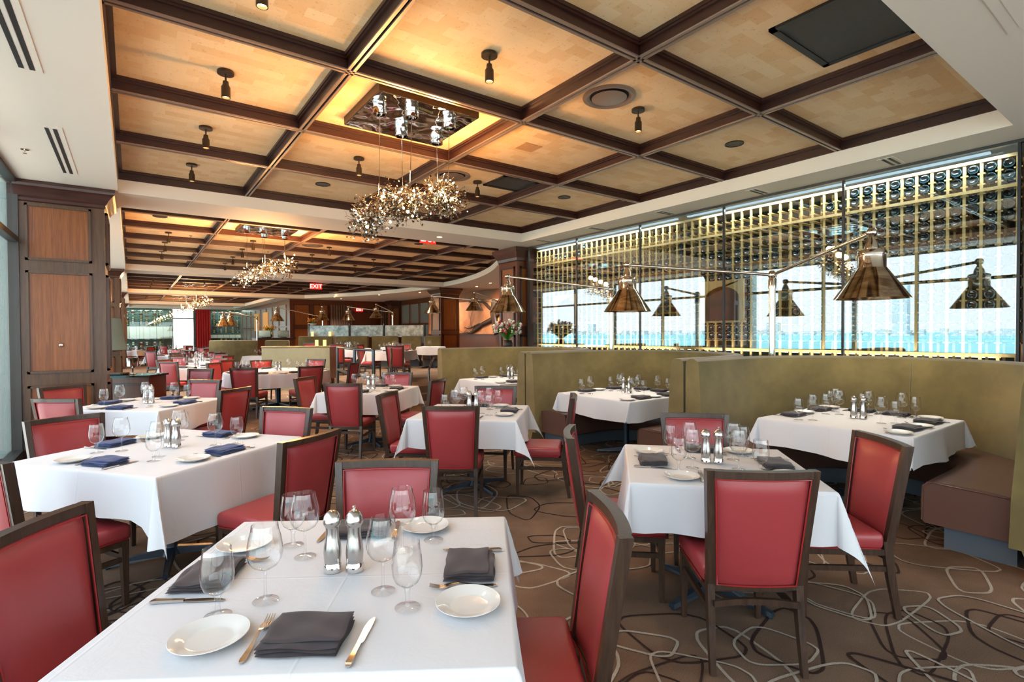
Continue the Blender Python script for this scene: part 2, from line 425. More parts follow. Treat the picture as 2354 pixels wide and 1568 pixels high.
# panelled pillars on the window side
def moulding(mb, x0, x1, z0, z1, y, w=.035, d=.022, sgn=-1):
    for k, (ww, dd) in enumerate(((w, d), (w*.55, d*1.5))):
        a0, a1, c0, c1 = x0+k*w*.25, x1-k*w*.25, z0+k*w*.25, z1-k*w*.25
        for b in ((a0, a1, c1-ww, c1), (a0, a1, c0, c0+ww), (a0, a0+ww, c0, c1), (a1-ww, a1, c0, c1)):
            mb.box(b[0], b[1], *sorted((y, y+sgn*dd)), b[2], b[3])
def make_pillar(i, y0):
    p = bpy.data.objects.new('pillar_%d' % i, None); COL.objects.link(p); struct(p); p.location = (0, y0, 0)
    p['label'] = 'wood panelled pillar on the window side'
    x0, x1 = XW+.01, -.277
    MB().box(x0, x1, 0, 1.0, 0, ZS-.005).build('shaft', M['pillar'], p)
    MB().box(x0-.0, x1+.02, -.02, 1.02, 0, .1).build('plinth', M['crown'], p)
    for z0, z1 in ((.12, .91), (1.06, 2.36), (2.49, 3.2)):
        fm = MB(); moulding(fm, -1.065, -.414, z0, z1, 0); o = MB().box(-1.03, -.45, -.006, .0, z0+.035, z1-.035).build('raised_panel', M['panel'], p)
        fm.build('panel_moulding', M['pillar'], o)
        fm = MB(); moulding(fm, .12, .88, z0, z1, 0, sgn=1); o2 = MB().box(.15, .85, 0, .006, z0+.035, z1-.035).build('raised_panel', M['panel'], p)
        m2 = fm.build('panel_moulding', M['pillar'], o2)
        o2.matrix_local = tr(x1, 0, 0) @ rotz(PI/2) @ Matrix.Scale(-1, 4, (0,1,0))
    c = MB(); secs = []
    for (o, z) in ((0, 3.22), (.012, 3.235), (.012, 3.27), (.03, 3.29), (.05, 3.33), (.09, 3.38), (.115, 3.40), (.12, 3.43), (.12, ZS-.004)):
        secs.append([(x0, -o, z), (x1+o, -o, z), (x1+o, 1+o, z), (x0, 1+o, z)])
    c.sweep(secs).build('crown_moulding', M['crown'], p)
    return p
for i, y in enumerate((8.85, 19.15, 29.5, 39.95)): make_pillar(i+1, y)
k = MB().lathe([(.0, -.03), (.018, -.028), (.028, -.015), (.028, -.006), (.012, -.004), (.012, 0)], 16, tr(-.74, 8.845, 1.42) @ Matrix.Rotation(-PI/2, 4, 'X') , False, True)
tag(k.build('wall_knob', M['nickel'], None, 40), 'small round metal knob fixed to the big wood pillar by the window', 'knob')

# wood pier at the far end of the wine wall, free column and panelled back walls
def panel_grid(name, x0, x1, zs, y, sgn, n, mat='panel', axis='x', parent=None):
    w = (x1-x0)/n
    for k in range(n):
        for z0, z1 in zs:
            a, b = x0+w*k+.08, x0+w*(k+1)-.08
            f = MB(); moulding(f, a, b, z0, z1, 0, .05, .03, sgn); o = f.build(name, M['lip' if mat == 'greypanel' else 'crown'], parent)
            MB().box(a+.05, b-.05, *sorted((0, sgn*.008)), z0+.05, z1-.05).build('raised_panel', M[mat], o)
            o['kind'] = 'structure'
            o.matrix_world = tr(0, y, 0) if axis == 'x' else tr(y, 0, 0) @ rotz(PI/2)
def pier(name, x0, x1, y0, y1):
    o = struct(MB().box(x0, x1, y0, y1, 0, ZS-.01).build(name, M['panel_dark']))
    c = MB(); secs = []
    for (e, z) in ((.0, 3.16), (.02, 3.18), (.03, 3.24), (.10, 3.36), (.12, 3.40), (.12, ZS-.012)):
        secs.append([(x0-e, y0-e, z), (x1+e, y0-e, z), (x1+e, y1+e, z), (x0-e, y1+e, z)])
    c.sweep(secs).build('crown_moulding', M['crown'], o)
    for z0, z1 in ((.3, 1.5), (1.65, 3.05)):
        f = MB(); moulding(f, x0+.08, x1-.08, z0, z1, y0, .05, .02); f.build('panel_moulding', M['crown'], o)
        f = MB().box(x0+.13, x1-.13, y0-.006, y0, z0+.05, z1-.05).build('raised_panel', M['panel'], o)
        f = MB(); moulding(f, -(y1-.08), -(y0+.08), z0, z1, 0, .05, .02); o3 = f.build('panel_moulding', M['crown'], o)
        o3.matrix_local = tr(x0, 0, 0) @ rotz(-PI/2)
        f = MB().box(-(y1-.13), -(y0+.13), -.006, 0, z0+.05, z1-.05).build('raised_panel', M['panel'], o); f.matrix_local = tr(x0, 0, 0) @ rotz(-PI/2)
pier('column_1', 7.02, 7.75, 9.44, 10.15)
pier('column_2', 10.55, 11.45, 19.6, 20.5)
pier('column_3', 12.3, 12.88, 28.9, 29.5)
panel_grid('wall_panelling', 7.15, 9.2, ((.3, 1.85), (2.0, 3.2)), 30.5, -1, 2)
panel_grid('wall_panelling', 25.2, 28.8, ((1.0, 2.0), (2.1, 3.2)), 12.9, 1, 3, 'greypanel', 'y')
panel_grid('wall_panelling', 13, 16.6, ((.6, 1.85), (2.0, 3.2)), 12.9, 1, 3, 'panel_dark', 'y')
panel_grid('wall_panelling', 31.2, 45.6, ((.9, 1.9), (2.0, 3.2)), 7.05, 1, 8, 'greypanel', 'y')

# ------------------------------------------------------------------ wine wall on the right
yb = [1.26, 2.87, 4.51, 6.12, 7.74, 9.32]
for i in range(5):
    g = struct(MB().box(XG, XG+.012, yb[i]+.006, yb[i+1]-.006, .05, ZS-.03).build('wall_glass_pane', M['pane']))
for y in yb: struct(MB().box(XG-.01, XG+.03, y-.012, y+.012, 0, ZS-.002).build('trim_glass_joint', M['dark']))
struct(MB().box(XG-.02, XG+.04, 1.22, 9.36, ZS-.035, ZS-.002).build('trim_glass_head', M['mullion']))
M['cellar'] = plain('cellar_wall', (40,62,62), .7)
slab('wall_cellar_back', 8.25, 8.34, 1.2, 9.4, 0, ZS, 'cellar')
slab('wall_cellar_end', XG+.02, 8.34, 9.36, 9.42, 0, ZS, 'crown')
XR, SP, RW = 7.42, .144, .116
ROW0 = [3.30, 3.185]; ROW1 = [2.985-RW*k for k in range(14)]
for k in range(5):
    j0 = [0, 11, 22, 33, 44][k]; n = 11
    w = thing('wine_rack', ['oak wine rack module behind the glass pane nearest the camera', 'oak wine rack module behind the second glass pane from the near end', 'oak wine rack module behind the middle glass pane',
              'oak wine rack module behind the fourth glass pane from the near end', 'oak wine rack module behind the last glass pane by the dark pier'][k], 'wine rack', (0,0,0), 0, 'oak rack modules of the wine wall')
    y0 = 1.30+SP*j0; y1 = y0+SP*n
    for j in range(n+(1 if k == 4 else 0)):
        y = y0+SP*j
        po = MB().box(XR, XR+.022, y-.014, y+.014, .05, 3.39).box(XR+.26, XR+.282, y-.011, y+.011, .05, 3.39).build('post', M['oak'], w)
        for a, b in ((.0135, .032), (-.032, -.0135)):
            s_ = MB()
            for z in ROW0+[3.085]+ROW1: s_.box(XR-.004, XR+.285, y+a, y+b, z-.071, z-.055)
            s_.build('slat', M['oak'], po)
    for z in (3.39, 3.075, 1.30):
        MB().box(XR-.012, XR, y0-.012, y1-.016, z-.035, z).build('rail', M['oak'], w)
def bottle_mb():
    b = MB()
    prof = [(.0, .022), (.022, .016), (.036, .0), (.043, .001), (.047, .006), (.047, .20), (.040, .232), (.018, .262), (.0155, .31), (.0165, .312), (.0165, .33), (.0, .33)]
    b.lathe(prof, 16, Matrix.Rotation(PI/2, 4, 'Y'), False, False)
    return b
bmesh_ = bottle_mb().mesh('wine_bottle', M['bottle'], 40)
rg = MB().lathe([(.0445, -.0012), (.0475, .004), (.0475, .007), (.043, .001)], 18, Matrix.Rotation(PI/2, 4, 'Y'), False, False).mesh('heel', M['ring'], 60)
br = random.Random(5); spots = []
for j in range(54):
    y = 1.30+SP*(j+.5); empty = j > 13 and br.random() < .14
    st = 0 if j < 12 else br.choice([0, 1, 2, 2, 3])
    for r, z in enumerate(ROW0+ROW1):
        if r < 2: ok = (j < 13 and (r == 1 or j < 11)) or (j >= 44 and br.random() < .35)
        else: ok = not empty and r-2 >= st and br.random() < .93
        if j in (2, 3, 9) and r in (3, 4, 5) and br.random() < .5: ok = False
        if ok: spots.append((j, r, y, z))
spots.sort(key=lambda t: (t[2]-0)**2 + (t[3]-1.55)**2)
ordn = lambda n: '%d%s' % (n, 'th' if 10 <= n % 100 <= 20 else {1: 'st', 2: 'nd', 3: 'rd'}.get(n % 10, 'th'))
rest = MB()
for i, (j, r, y, z) in enumerate(spots):
    x = XR+.004+br.uniform(0, .012)
    if i < 300:
        o = bpy.data.objects.new('wine_bottle', bmesh_); COL.objects.link(o); o.location = (x, y, z)
        tag(o, 'bottle base in the %s rack column from the near end, %s slot down' % (ordn(j+1), ordn(r+1)), 'wine bottle', 'bottles lying in the oak wine wall')
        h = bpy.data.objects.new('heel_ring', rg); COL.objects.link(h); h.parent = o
    else:
        b = bottle_mb(); rest.add(b.v, b.f, tr(x, y, z))
o = rest.build('racked_wine', M['bottle'], None, 40); tag(o, 'further dark bottles lying at the far end of the oak wine wall', 'wine bottles', None, 'stuff')
for k, y in enumerate((4.62, 8.2)):
    t = thing('arched_niche', 'arched oak display niche set in the wine racks, %s one' % ('nearer', 'farther')[k], 'niche', (7.385, y, 1.72), 0, 'arched niches in the wine wall')
    pts = [(-.36, 0), (-.36, .62), (.36, .62), (.36, 0), (.29, 0), (.29, .34)] + [(.29*math.cos(a), .34+.18*math.sin(a)) for a in [PI*q/12 for q in range(1, 12)]] + [(-.29, .34), (-.29, 0)]
    mb = MB(); n_ = len(pts); vs_ = [(x, a, b) for x in (-.02, .012) for a, b in pts]
    half = [0, 1, 2, 3, 4, 5]
    fr = lambda o: [(o+0, o+1, o+n_-2, o+n_-1), (o+3, o+4, o+5, o+2)] + [(o+1, o+2, o+5, o+6)] + [(o+1, o+q, o+q+1) for q in range(6, n_-2)]
    mb.add(vs_, fr(0)+fr(n_)+[(q, (q+1) % n_, n_+(q+1) % n_, n_+q) for q in range(n_)])
    mb.build('arch_board', M['oak'], t); MB().box(.014, .03, -.34, .34, .0, .6).build('dark_back', M['panel_dark'], t); MB().box(-.03, .03, -.38, .38, -.03, -.002).build('sill', M['oak'], t)
# cool and warm light strips of the wine room
for y0, y1 in ((1.5, 5.2), (5.4, 9.1)):
    o = MB().box(7.31, 7.36, y0, y1, 3.41, 3.43).build('ceiling_light_strip', M['ledcool']); tag(o, 'cool white light tube high inside the %s half of the wine room' % ('near' if y0 < 3 else 'far'), 'light')
    o = MB().box(7.80, 7.83, y0, y1, 1.24, 1.255).build('light_strip', M['led']); tag(o, 'warm glowing strip low behind the %s half of the wine racks' % ('near' if y0 < 3 else 'far'), 'light')

# ------------------------------------------------------------------ dining chair
def lerp(a, b, t): return a+(b-a)*t
def tbox(mb, a, b, wa, wb):
    """tapered square bar from a to b; w = (x half, y half)"""
    ring = lambda p, w: [(p[0]-w[0], p[1]-w[1], p[2]), (p[0]+w[0], p[1]-w[1], p[2]), (p[0]+w[0], p[1]+w[1], p[2]), (p[0]-w[0], p[1]+w[1], p[2])]
    return mb.sweep([ring(a, wa), ring(b, wb)])
def make_chair():
    t = thing('dining_chair', '', 'chair')
    yl = lambda z: -.212 - max(0, z-.40)/.54*.085           # line of the back
    bow = lambda x: -.030*(1-(x/.24)**2)
    bk = MB(); secs = []
    for i in range(15):
        k = i/14; z = lerp(.395, .905, k); w = lerp(.178, .206, k); th = .024*min(1, .35+min(k, 1-k)*8)
        bul = .012*math.sin(PI*min(1, max(0, k)))
        ring = []
        for j in range(13):
            x = lerp(-w, w, j/12); ed = (1-abs(x/w)**6); ring.append((x, yl(z)+bow(x)+(th*(.35+.65*ed)+bul*ed), z))
        for j in range(13):
            x = lerp(w, -w, j/12); ed = (1-abs(x/w)**6); ring.append((x, yl(z)+bow(x)-(th*(.35+.65*ed)+bul*ed*.6), z))
        secs.append(ring)
    b = bk.sweep(secs).build('backrest', M['leather'], t, 50)
    pp = MB()
    for s in (1, -1):
        pts = []
        def pt(k, x): z = lerp(.40, .90, k); pts.append((x, yl(z)+bow(x)+s*.0225, z))
        for i in range(9): pt(i/8, -lerp(.176, .204, i/8))
        for i in range(1, 9): pt(1, lerp(-.204, .204, i/8))
        for i in range(1, 9): pt(1-i/8, lerp(.204, .176, i/8))
        for i in range(1, 8): pt(0, lerp(.176, -.176, i/8))
        pp.tube(pts, .0035, 5, closed=True)
    pp.build('piping', M['piping'], b, 60)
    f = MB()
    for s in (-1, 1):
        pr_ = []
        for i in range(6):
            k = i/5; z = lerp(.40, .938, k); x = s*lerp(.196, .228, k); y = yl(z)+bow(x)
            pr_.append([(x-.0165, y-.023, z), (x+.0165, y-.023, z), (x+.0165, y+.021, z), (x-.0165, y+.021, z)])
        f.sweep(pr_)
    secs = []
    for i in range(13):
        x = lerp(-.212, .212, i/12); y = yl(.925)+bow(x)
        secs.append([(x, y-.023, .905), (x, y+.019, .905), (x, y+.017, .938), (x, y-.025, .938)])
    f.sweep(secs)
    secs = [[(x, yl(.39)+bow(x)-.014, .375), (x, yl(.39)+bow(x)+.014, .375), (x, yl(.39)+bow(x)+.014, .398), (x, yl(.39)+bow(x)-.014, .398)] for x in [lerp(-.185, .185, i/8) for i in range(9)]]
    f.sweep(secs); f.build('back_frame', M['frame'], t, 40)
    st = MB().rbox(-.222, .222, -.195, .25, .375, .468, .03, 3); 
    so = st.build('seat', M['leather'], t, 50)
    MB().tube([(-.2215,-.17,.385),(-.2215,.22,.385),(-.19,.2505,.385),(.19,.2505,.385),(.2215,.22,.385),(.2215,-.17,.385)], .0035, 5).build('piping', M['piping'], so, 60)
    MB().box(-.212, .212, -.20, .235, .345, .377).build('seat_frame', M['frame'], t)
    for s in (-1, 1):
        tbox(MB(), (s*.196, .218, 0), (s*.196, .214, .36), (.0125, .0125), (.019, .019)).build('leg', M['frame'], t)
        l = MB(); l.sweep([[(x-w, y-d, z), (x+w, y-d, z), (x+w, y+d, z), (x-w, y+d, z)] for (x, y, z, w, d) in
            ((s*.202, -.272, 0, .0125, .015), (s*.199, -.235, .22, .015, .020), (s*.197, -.212, .42, .0165, .023))]).build('leg', M['frame'], t)
        tbox(MB(), (s*.197, -.225, .285), (s*.197, .212, .285), (.009, .004), (.009, .004)) if False else None
        MB().box(s*.197-.010, s*.197+.010, -.228, .212, .255, .283).build('stretcher', M['frame'], t)
    secs = [[(x, -.232+.03*(x/.19)**2*-1-.0, .30), (x, -.212-.03*(x/.19)**2, .30), (x, -.212-.03*(x/.19)**2, .328), (x, -.232-.03*(x/.19)**2, .328)] for x in [lerp(-.19, .19, i/8) for i in range(9)]]
    MB().sweep(secs).build('stretcher', M['frame'], t)
    MB().sweep([[(x, .20, .27), (x, .216, .27), (x, .216, .296), (x, .20, .296)] for x in (-.19, .19)]).build('stretcher', M['frame'], t)
    return t
CH = Proto(make_chair)
def chair(bx, by, face, label, group='red leather dining chairs', z=0):
    """bx, by: foot of the back's top rail; face: direction the sitter looks, in degrees"""
    a = R(face); ox, oy = bx+.30*math.cos(a), by+.30*math.sin(a)
    return CH.put((ox, oy, z), a-PI/2, label, group)

# ------------------------------------------------------------------ tables and cloths
def make_table(ax, ay):
    t = thing('pedestal_table', '', 'table')
    MB().rbox(-ax, ax, -ay, ay, .728, .758, .006, 1).build('tabletop', M['panel_dark'], t)
    MB().lathe([(.06, .03), (.042, .07), (.036, .1), (.036, .70), (.09, .728)], 14).build('column', M['iron'], t, 40)
    for k in range(4):
        m = MB(); a = rotz(PI/4+k*PI/2)
        m.sweep([[(.03, -.028, .03), (.03, .028, .03), (.03, .022, .085), (.03, -.022, .085)], [(.37, -.020, .012), (.37, .020, .012), (.37, .014, .036), (.37, -.014, .036)]], a)
        m.lathe([(.014, 0), (.014, .014)], 8, a @ tr(.355, 0, 0)); m.build('foot', M['iron'], t)
    return t
TB = {}
def table(x, y, ang, ax, ay, label, group='pedestal tables', z=0):
    return TB.setdefault((ax, ay), Proto(lambda: make_table(ax, ay))).put((x, y, z), R(ang), label, group)
def cloth_mb(ax, ay, ov, seed, lifts=(0, 0, 0, 0), zmin=0, rc=0):
    r_ = random.Random(seed); e = .012; zt = .764
    nd = [0, .004, .010, .018, .03] + [ov*k/9 for k in range(1, 10)]
    nd = sorted(set(x for x in nd if x <= ov))
    def axis(a):
        fl_ = [-a+2*a*k/14 for k in range(15)]
        return [-(a+d) for d in reversed(nd[1:])] + fl_ + [a+d for d in nd[1:]]
    E = lambda d: e*(1-math.exp(-d/e))
    bm_ = [R(r_.uniform(18, 29)) for _ in range(4)]; ln = [r_.uniform(-.5, .5) for _ in range(4)]; ph = [r_.uniform(0, 6.28) for _ in range(8)]
    def pos(s, t):
        ds, dt = abs(s)-ax, abs(t)-ay
        sx, sy = (1 if s > 0 else -1), (1 if t > 0 else -1)
        wob = .0012*math.sin(s*9+ph[0])*math.sin(t*8+ph[1])
        if ds <= 0 and dt <= 0: return (s, t, zt+wob*.6)
        if ds > 0 and dt > 0:
            th = math.atan2(dt, ds); r = math.hypot(ds, dt)*(1-rc*math.sin(2*th)**2); ci = (0 if sx > 0 else 1) + (0 if sy > 0 else 2)
            sb = max(0, math.sin(2*th)); b = bm_[ci]*sb**.55; h = E(r); L = r-h
            fi = th+ln[ci]*1.4*sb+.35*math.sin(4*th)*sb
            if zmin and sx < 0 and sy < 0: fi = .15*th
            c45 = math.cos(fi); s45 = math.sin(fi)
            if zmin and (sx > 0 or sy > 0) and zt-L*math.cos(b) < zmin:
                b = math.acos(max(-1, min(1, (zt-zmin)/L)))
            q = L*math.sin(b)
            return (sx*(ax+h*math.cos(th)+q*c45), sy*(ay+h*math.sin(th)+q*s45), zt-L*math.cos(b))
        if ds > 0:
            win = 1-(t/ay)**4; h = E(ds); L = ds-h; f = L/ov
            off = win*f*(.026+.020*math.sin(t*9.5+ph[2+(sx > 0)])+.012*math.sin(t*21+ph[4])); L += win*f*f*.014*math.sin(t*6+ph[4]+sx)
            lf = lifts[0 if sx > 0 else 1]*(1-(t/ay)**10)*f
            return (sx*(ax+h+off), t, zt-L*.995+lf)
        win = 1-(s/ax)**4; h = E(dt); L = dt-h; f = L/ov
        off = win*f*(.026+.020*math.sin(s*9.5+ph[5+(sy > 0)])+.012*math.sin(s*21+ph[7])); L += win*f*f*.014*math.sin(s*6+ph[7]+sy)
        lf = lifts[2 if sy > 0 else 3]*(1-(s/ax)**10)*f
        return (s, sy*(ay+h+off), zt-L*.995+lf)
    A, B = axis(ax), axis(ay)
    return MB().grid([[pos(s, t) for t in B] for s in A])
def cloth(x, y, ang, ax, ay, ov, seed, label, z=0, lifts=(0, 0, 0, 0), zmin=0):
    o = cloth_mb(ax, ay, ov, seed, lifts, zmin, .2 if ov > .35 else .25 if zmin else -.16).build('tablecloth', M['cloth'], None, 50, (x, y, z), R(ang))
    return tag(o, label, 'tablecloth', 'white tablecloths')

# ------------------------------------------------------------------ tableware
def glass_parts(name, bowl, stem, foot):
    def mk():
        t = thing(name, '', 'glass')
        MB().lathe(bowl, 24, None, False, False).build('bowl', M['glass'], t, 60)
        MB().lathe(stem, 10, None, False, False).build('stem', M['glass'], t, 60)
        MB().lathe(foot, 24, None, False, False).build('foot', M['glassfoot'], t, 60)
        return t
    return Proto(mk)
WB = [(.004,.093),(.020,.097),(.036,.108),(.046,.125),(.0495,.143),(.0485,.165),(.044,.19),(.038,.212),(.0355,.226),(.0365,.2265),(.038,.212)]
WS = [(.009,.006),(.0055,.012),(.0042,.03),(.004,.07),(.0048,.09),(.012,.0955)]
WF = [(.036,.0),(.0365,.0015),(.025,.004),(.009,.007)]
GB = [(.006,.062),(.020,.066),(.034,.078),(.0415,.097),(.0435,.118),(.042,.145),(.038,.172),(.0355,.19),(.0365,.1905),(.038,.172)]
GS = [(.010,.006),(.0075,.014),(.0065,.035),(.0085,.055),(.016,.0645)]
GF = [(.036,.0),(.0365,.002),(.025,.005),(.010,.008)]
WINE = glass_parts('wine_glass', WB, WS, WF); GOB = glass_parts('water_goblet', GB, GS, GF)
def simple_glass(name, prof):
    def mk():
        o = MB().lathe(prof, 14, None, True, False).build(name, M['glass'], None, 60); return tag(o, '', 'glass')
    return Proto(mk)
WINEF = simple_glass('wine_glass', WF[:1]+WF[2:]+WS[1:-1]+WB[:-2]); GOBF = simple_glass('water_goblet', GF[:1]+GF[2:]+GS[1:-1]+GB[:-2])
TUMB = simple_glass('tumbler', [(.034,.0),(.038,.004),(.04,.09),(.041,.092)])
def mk_plate():
    o = MB().lathe([(.0,.004),(.05,.004),(.058,.005),(.066,.010),(.088,.017),(.0925,.0185),(.0935,.0175),(.088,.0145),(.064,.004),(.056,.0),(.0,.0)], 40, None, False, False).build('bread_plate', M['plate'], None, 60)
    return tag(o, '', 'plate')
PLATE = Proto(mk_plate)
def mk_nap(mat):
    def mk():
        t = MB(); r_ = random.Random(len(mat))
        def layer(hx, hy, cx, cy, z0, th, ph, rot):
            top, bot = [], []
            n, m = 26, 20
            for i in range(n+1):
                a, b = [], []
                for j in range(m+1):
                    u = -1+2*i/n; v = -1+2*j/m
                    ed = max(0, 1-max(abs(u), abs(v))**14)**.5
                    x = hx*u*(1-.012*v*v)+cx+.0025*math.sin(v*3+ph); y = hy*v*(1-.015*u*u)+cy+.0025*math.sin(u*4+ph*2)
                    w = .0022*math.sin(x*42+ph)*math.cos(y*33+ph)+.0016*math.sin(y*70+x*30+ph)
                    mid = z0+th/2+w*(.4 if z0 < .005 else 1)
                    c_, s_ = math.cos(rot), math.sin(rot)
                    a.append((x*c_-y*s_, x*s_+y*c_, max(.0003, mid+th*.5*ed))); b.append((x*c_-y*s_, x*s_+y*c_, max(.0002, mid-th*.5*ed)))
                top.append(a); bot.append(b)
            t.grid(top); t.grid([list(reversed(q)) for q in bot])
        layer(.100, .081, 0, 0, .0, .009, 0, 0)
        layer(.099, .080, .001, .001, .0085, .009, 1.3, R(-.6))
        layer(.1005, .079, -.001, .001, .017, .008, 2.2, R(.7))
        layer(.099, .070, .001, .010, .0245, .008, 3.4, R(.4))
        o = t.build('folded_napkin', M[mat], None, 60); return tag(o, '', 'napkin')
    return Proto(mk)
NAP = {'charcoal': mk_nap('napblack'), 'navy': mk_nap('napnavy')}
def mk_knife():
    t = thing('table_knife', '', 'knife')
    MB().sweep([[(x-w, -.115+y, z0), (x+w, -.115+y, z0), (x+w, -.115+y, z1), (x-w, -.115+y, z1)] for x, y, w, z0, z1 in
        ((0, 0, .005, .001, .006), (0, .01, .0085, .0, .009), (0, .05, .006, .0, .008), (0, .095, .0055, .0, .007))]).build('handle', M['silver'], t, 50)
    MB().sweep([[(x-w, -.02+y, .002), (x+w, -.02+y, .002), (x+w, -.02+y, .0035), (x-w, -.02+y, .0035)] for x, y, w in
        ((0, 0, .0065), (.0005, .01, .0085), (.001, .07, .0095), (.003, .10, .0075), (.006, .118, .002))]).build('blade', M['silver'], t, 50)
    return t
KNIFE = Proto(mk_knife)
def mk_fork():
    t = thing('table_fork', '', 'fork')
    MB().sweep([[(-w, -.105+y, z-.0012), (w, -.105+y, z-.0012), (w, -.105+y, z+.0012), (-w, -.105+y, z+.0012)] for y, w, z in
        ((0, .004, .003), (.012, .0085, .002), (.06, .0055, .004), (.115, .0032, .013), (.135, .006, .011), (.15, .0115, .006), (.16, .0125, .004))]).build('handle', M['silver'], t, 50)
    for k in range(4):
        x = -.0098+.0065*k
        MB().sweep([[(x-w, .052+y, z-.001), (x+w, .052+y, z-.001), (x+w, .052+y, z+.001), (x-w, .052+y, z+.001)] for y, w, z in
            ((0, .0022, .004), (.02, .0018, .003), (.038, .0014, .006), (.05, .0007, .010))]).build('tine', M['silver'], t)
    return t
FORK = Proto(mk_fork)
def mk_mill(pepper):
    def mk():
        t = thing('pepper_mill' if pepper else 'salt_mill', '', 'mill')
        MB().lathe([(.0285,.0),(.0285,.024),(.027,.026),(.026,.030)], 24).build('base_ring', M['chrome'], t, 40)
        MB().lathe([(.026,.030),(.0275,.045),(.0285,.062),(.027,.082),(.0225,.108),(.0205,.128),(.0215,.146)], 24).build('body', M['steel'], t, 60)
        MB().lathe([(.0225,.146),(.0225,.150),(.026,.153),(.029,.160),(.029,.170),(.0255,.184),(.018,.195),(.008,.2005),(.0,.2015)], 24, None, True, False).build('head', M['steel'], t, 60)
        if pepper: MB().lathe([(.0045,.200),(.0045,.207),(.0065,.210),(.006,.215),(.0,.217)], 12, None, True, False).build('knob', M['chrome'], t, 60)
        return t
    return Proto(mk)
SALT, PEP = mk_mill(False), mk_mill(True)
TZ = .7662
def put(P, tx, ty, ang, r, f, rot, label, group, z=0):
    a = R(ang); wx = tx + r*math.cos(a) - f*math.sin(a); wy = ty + r*math.sin(a) + f*math.cos(a)
    return P.put((wx, wy, z+TZ), a+R(rot), label, group)
def setting(tx, ty, face, dist, side, tname, nap='charcoal', full=True, jit=0, shift=0, z=0, tumb=False, plate=True):
    """one place laid; face: direction (deg) the sitter looks; dist: sitter's edge to table centre minus 0"""
    ang = face-90; q = random.Random(int(tx*917+ty*131+face)); J = lambda s=.012: q.uniform(-s, s)*(1+jit)
    at = 'at the %s seat of %s' % (side, tname)
    W, G = (WINE, GOB) if full else (WINEF, GOBF)
    b = -dist
    put(NAP[nap], tx, ty, ang, shift+.02+J(), b+.13+J(), J(4), 'folded %s napkin %s' % (nap, at), '%s napkins' % nap, z)
    put(W, tx, ty, ang, shift+(.122 if dist < .53 and tx > 1 else .165)+J(.008), b+(.352 if dist < .53 and tx > 1 else .368)+J(.008), q.uniform(0, 360), 'large wine glass %s' % at, 'large wine glasses', z)
    put(TUMB if tumb else G, tx, ty, ang, shift+(.215 if dist < .53 and tx > 1 else .25)+J(.006), b+(.272 if dist < .53 and tx > 1 else .288 if tx > 4 else .268)+J(.006), q.uniform(0, 360), ('short tumbler ' if tumb else 'short stemmed water goblet ')+at, 'tumblers' if tumb else 'water goblets', z)
    if plate: put(PLATE, tx, ty, ang, shift-.225+J(), b+.13+J(), 0, 'white bread plate %s' % at, 'bread plates', z)
    if full:
        put(KNIFE, tx, ty, ang, shift+.155+J(.006), b+.135+J(), J(3), 'silver table knife %s' % at, 'table knives', z)
        put(FORK, tx, ty, ang, shift-.116+J(.004), b+.15+J(), J(6), 'silver fork %s' % at, 'table forks', z)
def mills(tx, ty, ang, tname, r=0, f=.02, z=0):
    put(SALT, tx, ty, ang, r-.036, f, 0, 'smooth topped steel salt mill on %s' % tname, 'salt mills', z)
    put(PEP, tx, ty, ang, r+.036, f, 0, 'steel pepper mill with small top knob on %s' % tname, 'pepper mills', z)

# ------------------------------------------------------------------ the dining groups
def group4(tx, ty, ang, ax, ay, ov, seed, tname, nap, sides=('far', 'left', 'near', 'right'), full=True, z=0, lifts=(0, 0, 0, 0), tumb=()):
    table(tx, ty, ang, ax, ay, 'iron pedestal table under the white cloth: %s' % tname, z=z)
    cloth(tx, ty, ang, ax, ay, ov, seed, 'white tablecloth hanging in folds over %s' % tname, z, lifts)
    for s, d, hs in (('far', 0, ay), ('left', 90, ax), ('near', 180, ay), ('right', 270, ax)):
        # ang is the direction of the far-side normal
        if s in sides: setting(tx, ty, ang+d+180, ax if s in ('far', 'near') else ay, s, tname, nap, full, 0, 0, z, s in tumb)
    mills(tx, ty, ang-90, tname, 0, .02, z)

N1, N2, N3, N4, N5, N6 = 'the nearest table', 'the left table with navy napkins', 'the table beside the wood pillar', 'the middle table', 'the front right table', 'the table before the handrail'
group4(.545, 1.70, 56.5, .50, .54, .275, 11, N1, 'charcoal')
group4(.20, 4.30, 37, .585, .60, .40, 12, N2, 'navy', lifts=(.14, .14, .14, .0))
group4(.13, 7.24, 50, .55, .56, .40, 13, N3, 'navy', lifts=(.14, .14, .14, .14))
group4(2.745, 4.45, 46, .50, .50, .275, 14, N4, 'charcoal')
group4(2.78, 1.80, 43, .47, .49, .275, 15, N5, 'charcoal')
group4(2.70, 7.10, 46, .52, .52, .275, 16, N6, 'charcoal', tumb=('left',))
def chairs(tn, *lst):
    for (x, y, f, s) in lst: chair(x, y, f, 'red leather dining chair at the %s side of %s' % (s, tn))
chairs(N1, (-.275, 2.266, -33.5, 'left'), (.985, 2.375, 236, 'far'), (1.31, 1.25, 147, 'right'))
chairs(N2, (-.60, 3.64, 28, 'near'), (.87, 3.26, 122, 'right'), (1.03, 4.61, 219, 'far'), (-.41, 5.11, 295, 'left'))
chairs(N3, (-.60, 6.64, 50, 'near'), (-.68, 8.19, 302, 'left'), (.94, 6.61, 132, 'right'), (.78, 8.07, 224, 'far'))
chairs(N4, (2.15, 3.83, 51, 'near'), (2.10, 5.06, 315, 'left'), (3.36, 4.94, 225, 'far'), (3.45, 3.75, 137, 'right'))
chairs(N5, (2.24, 1.21, 51, 'near'), (2.20, 2.40, 316, 'left'), (3.39, 2.35, 224, 'far'), (3.46, 1.17, 140, 'right'))
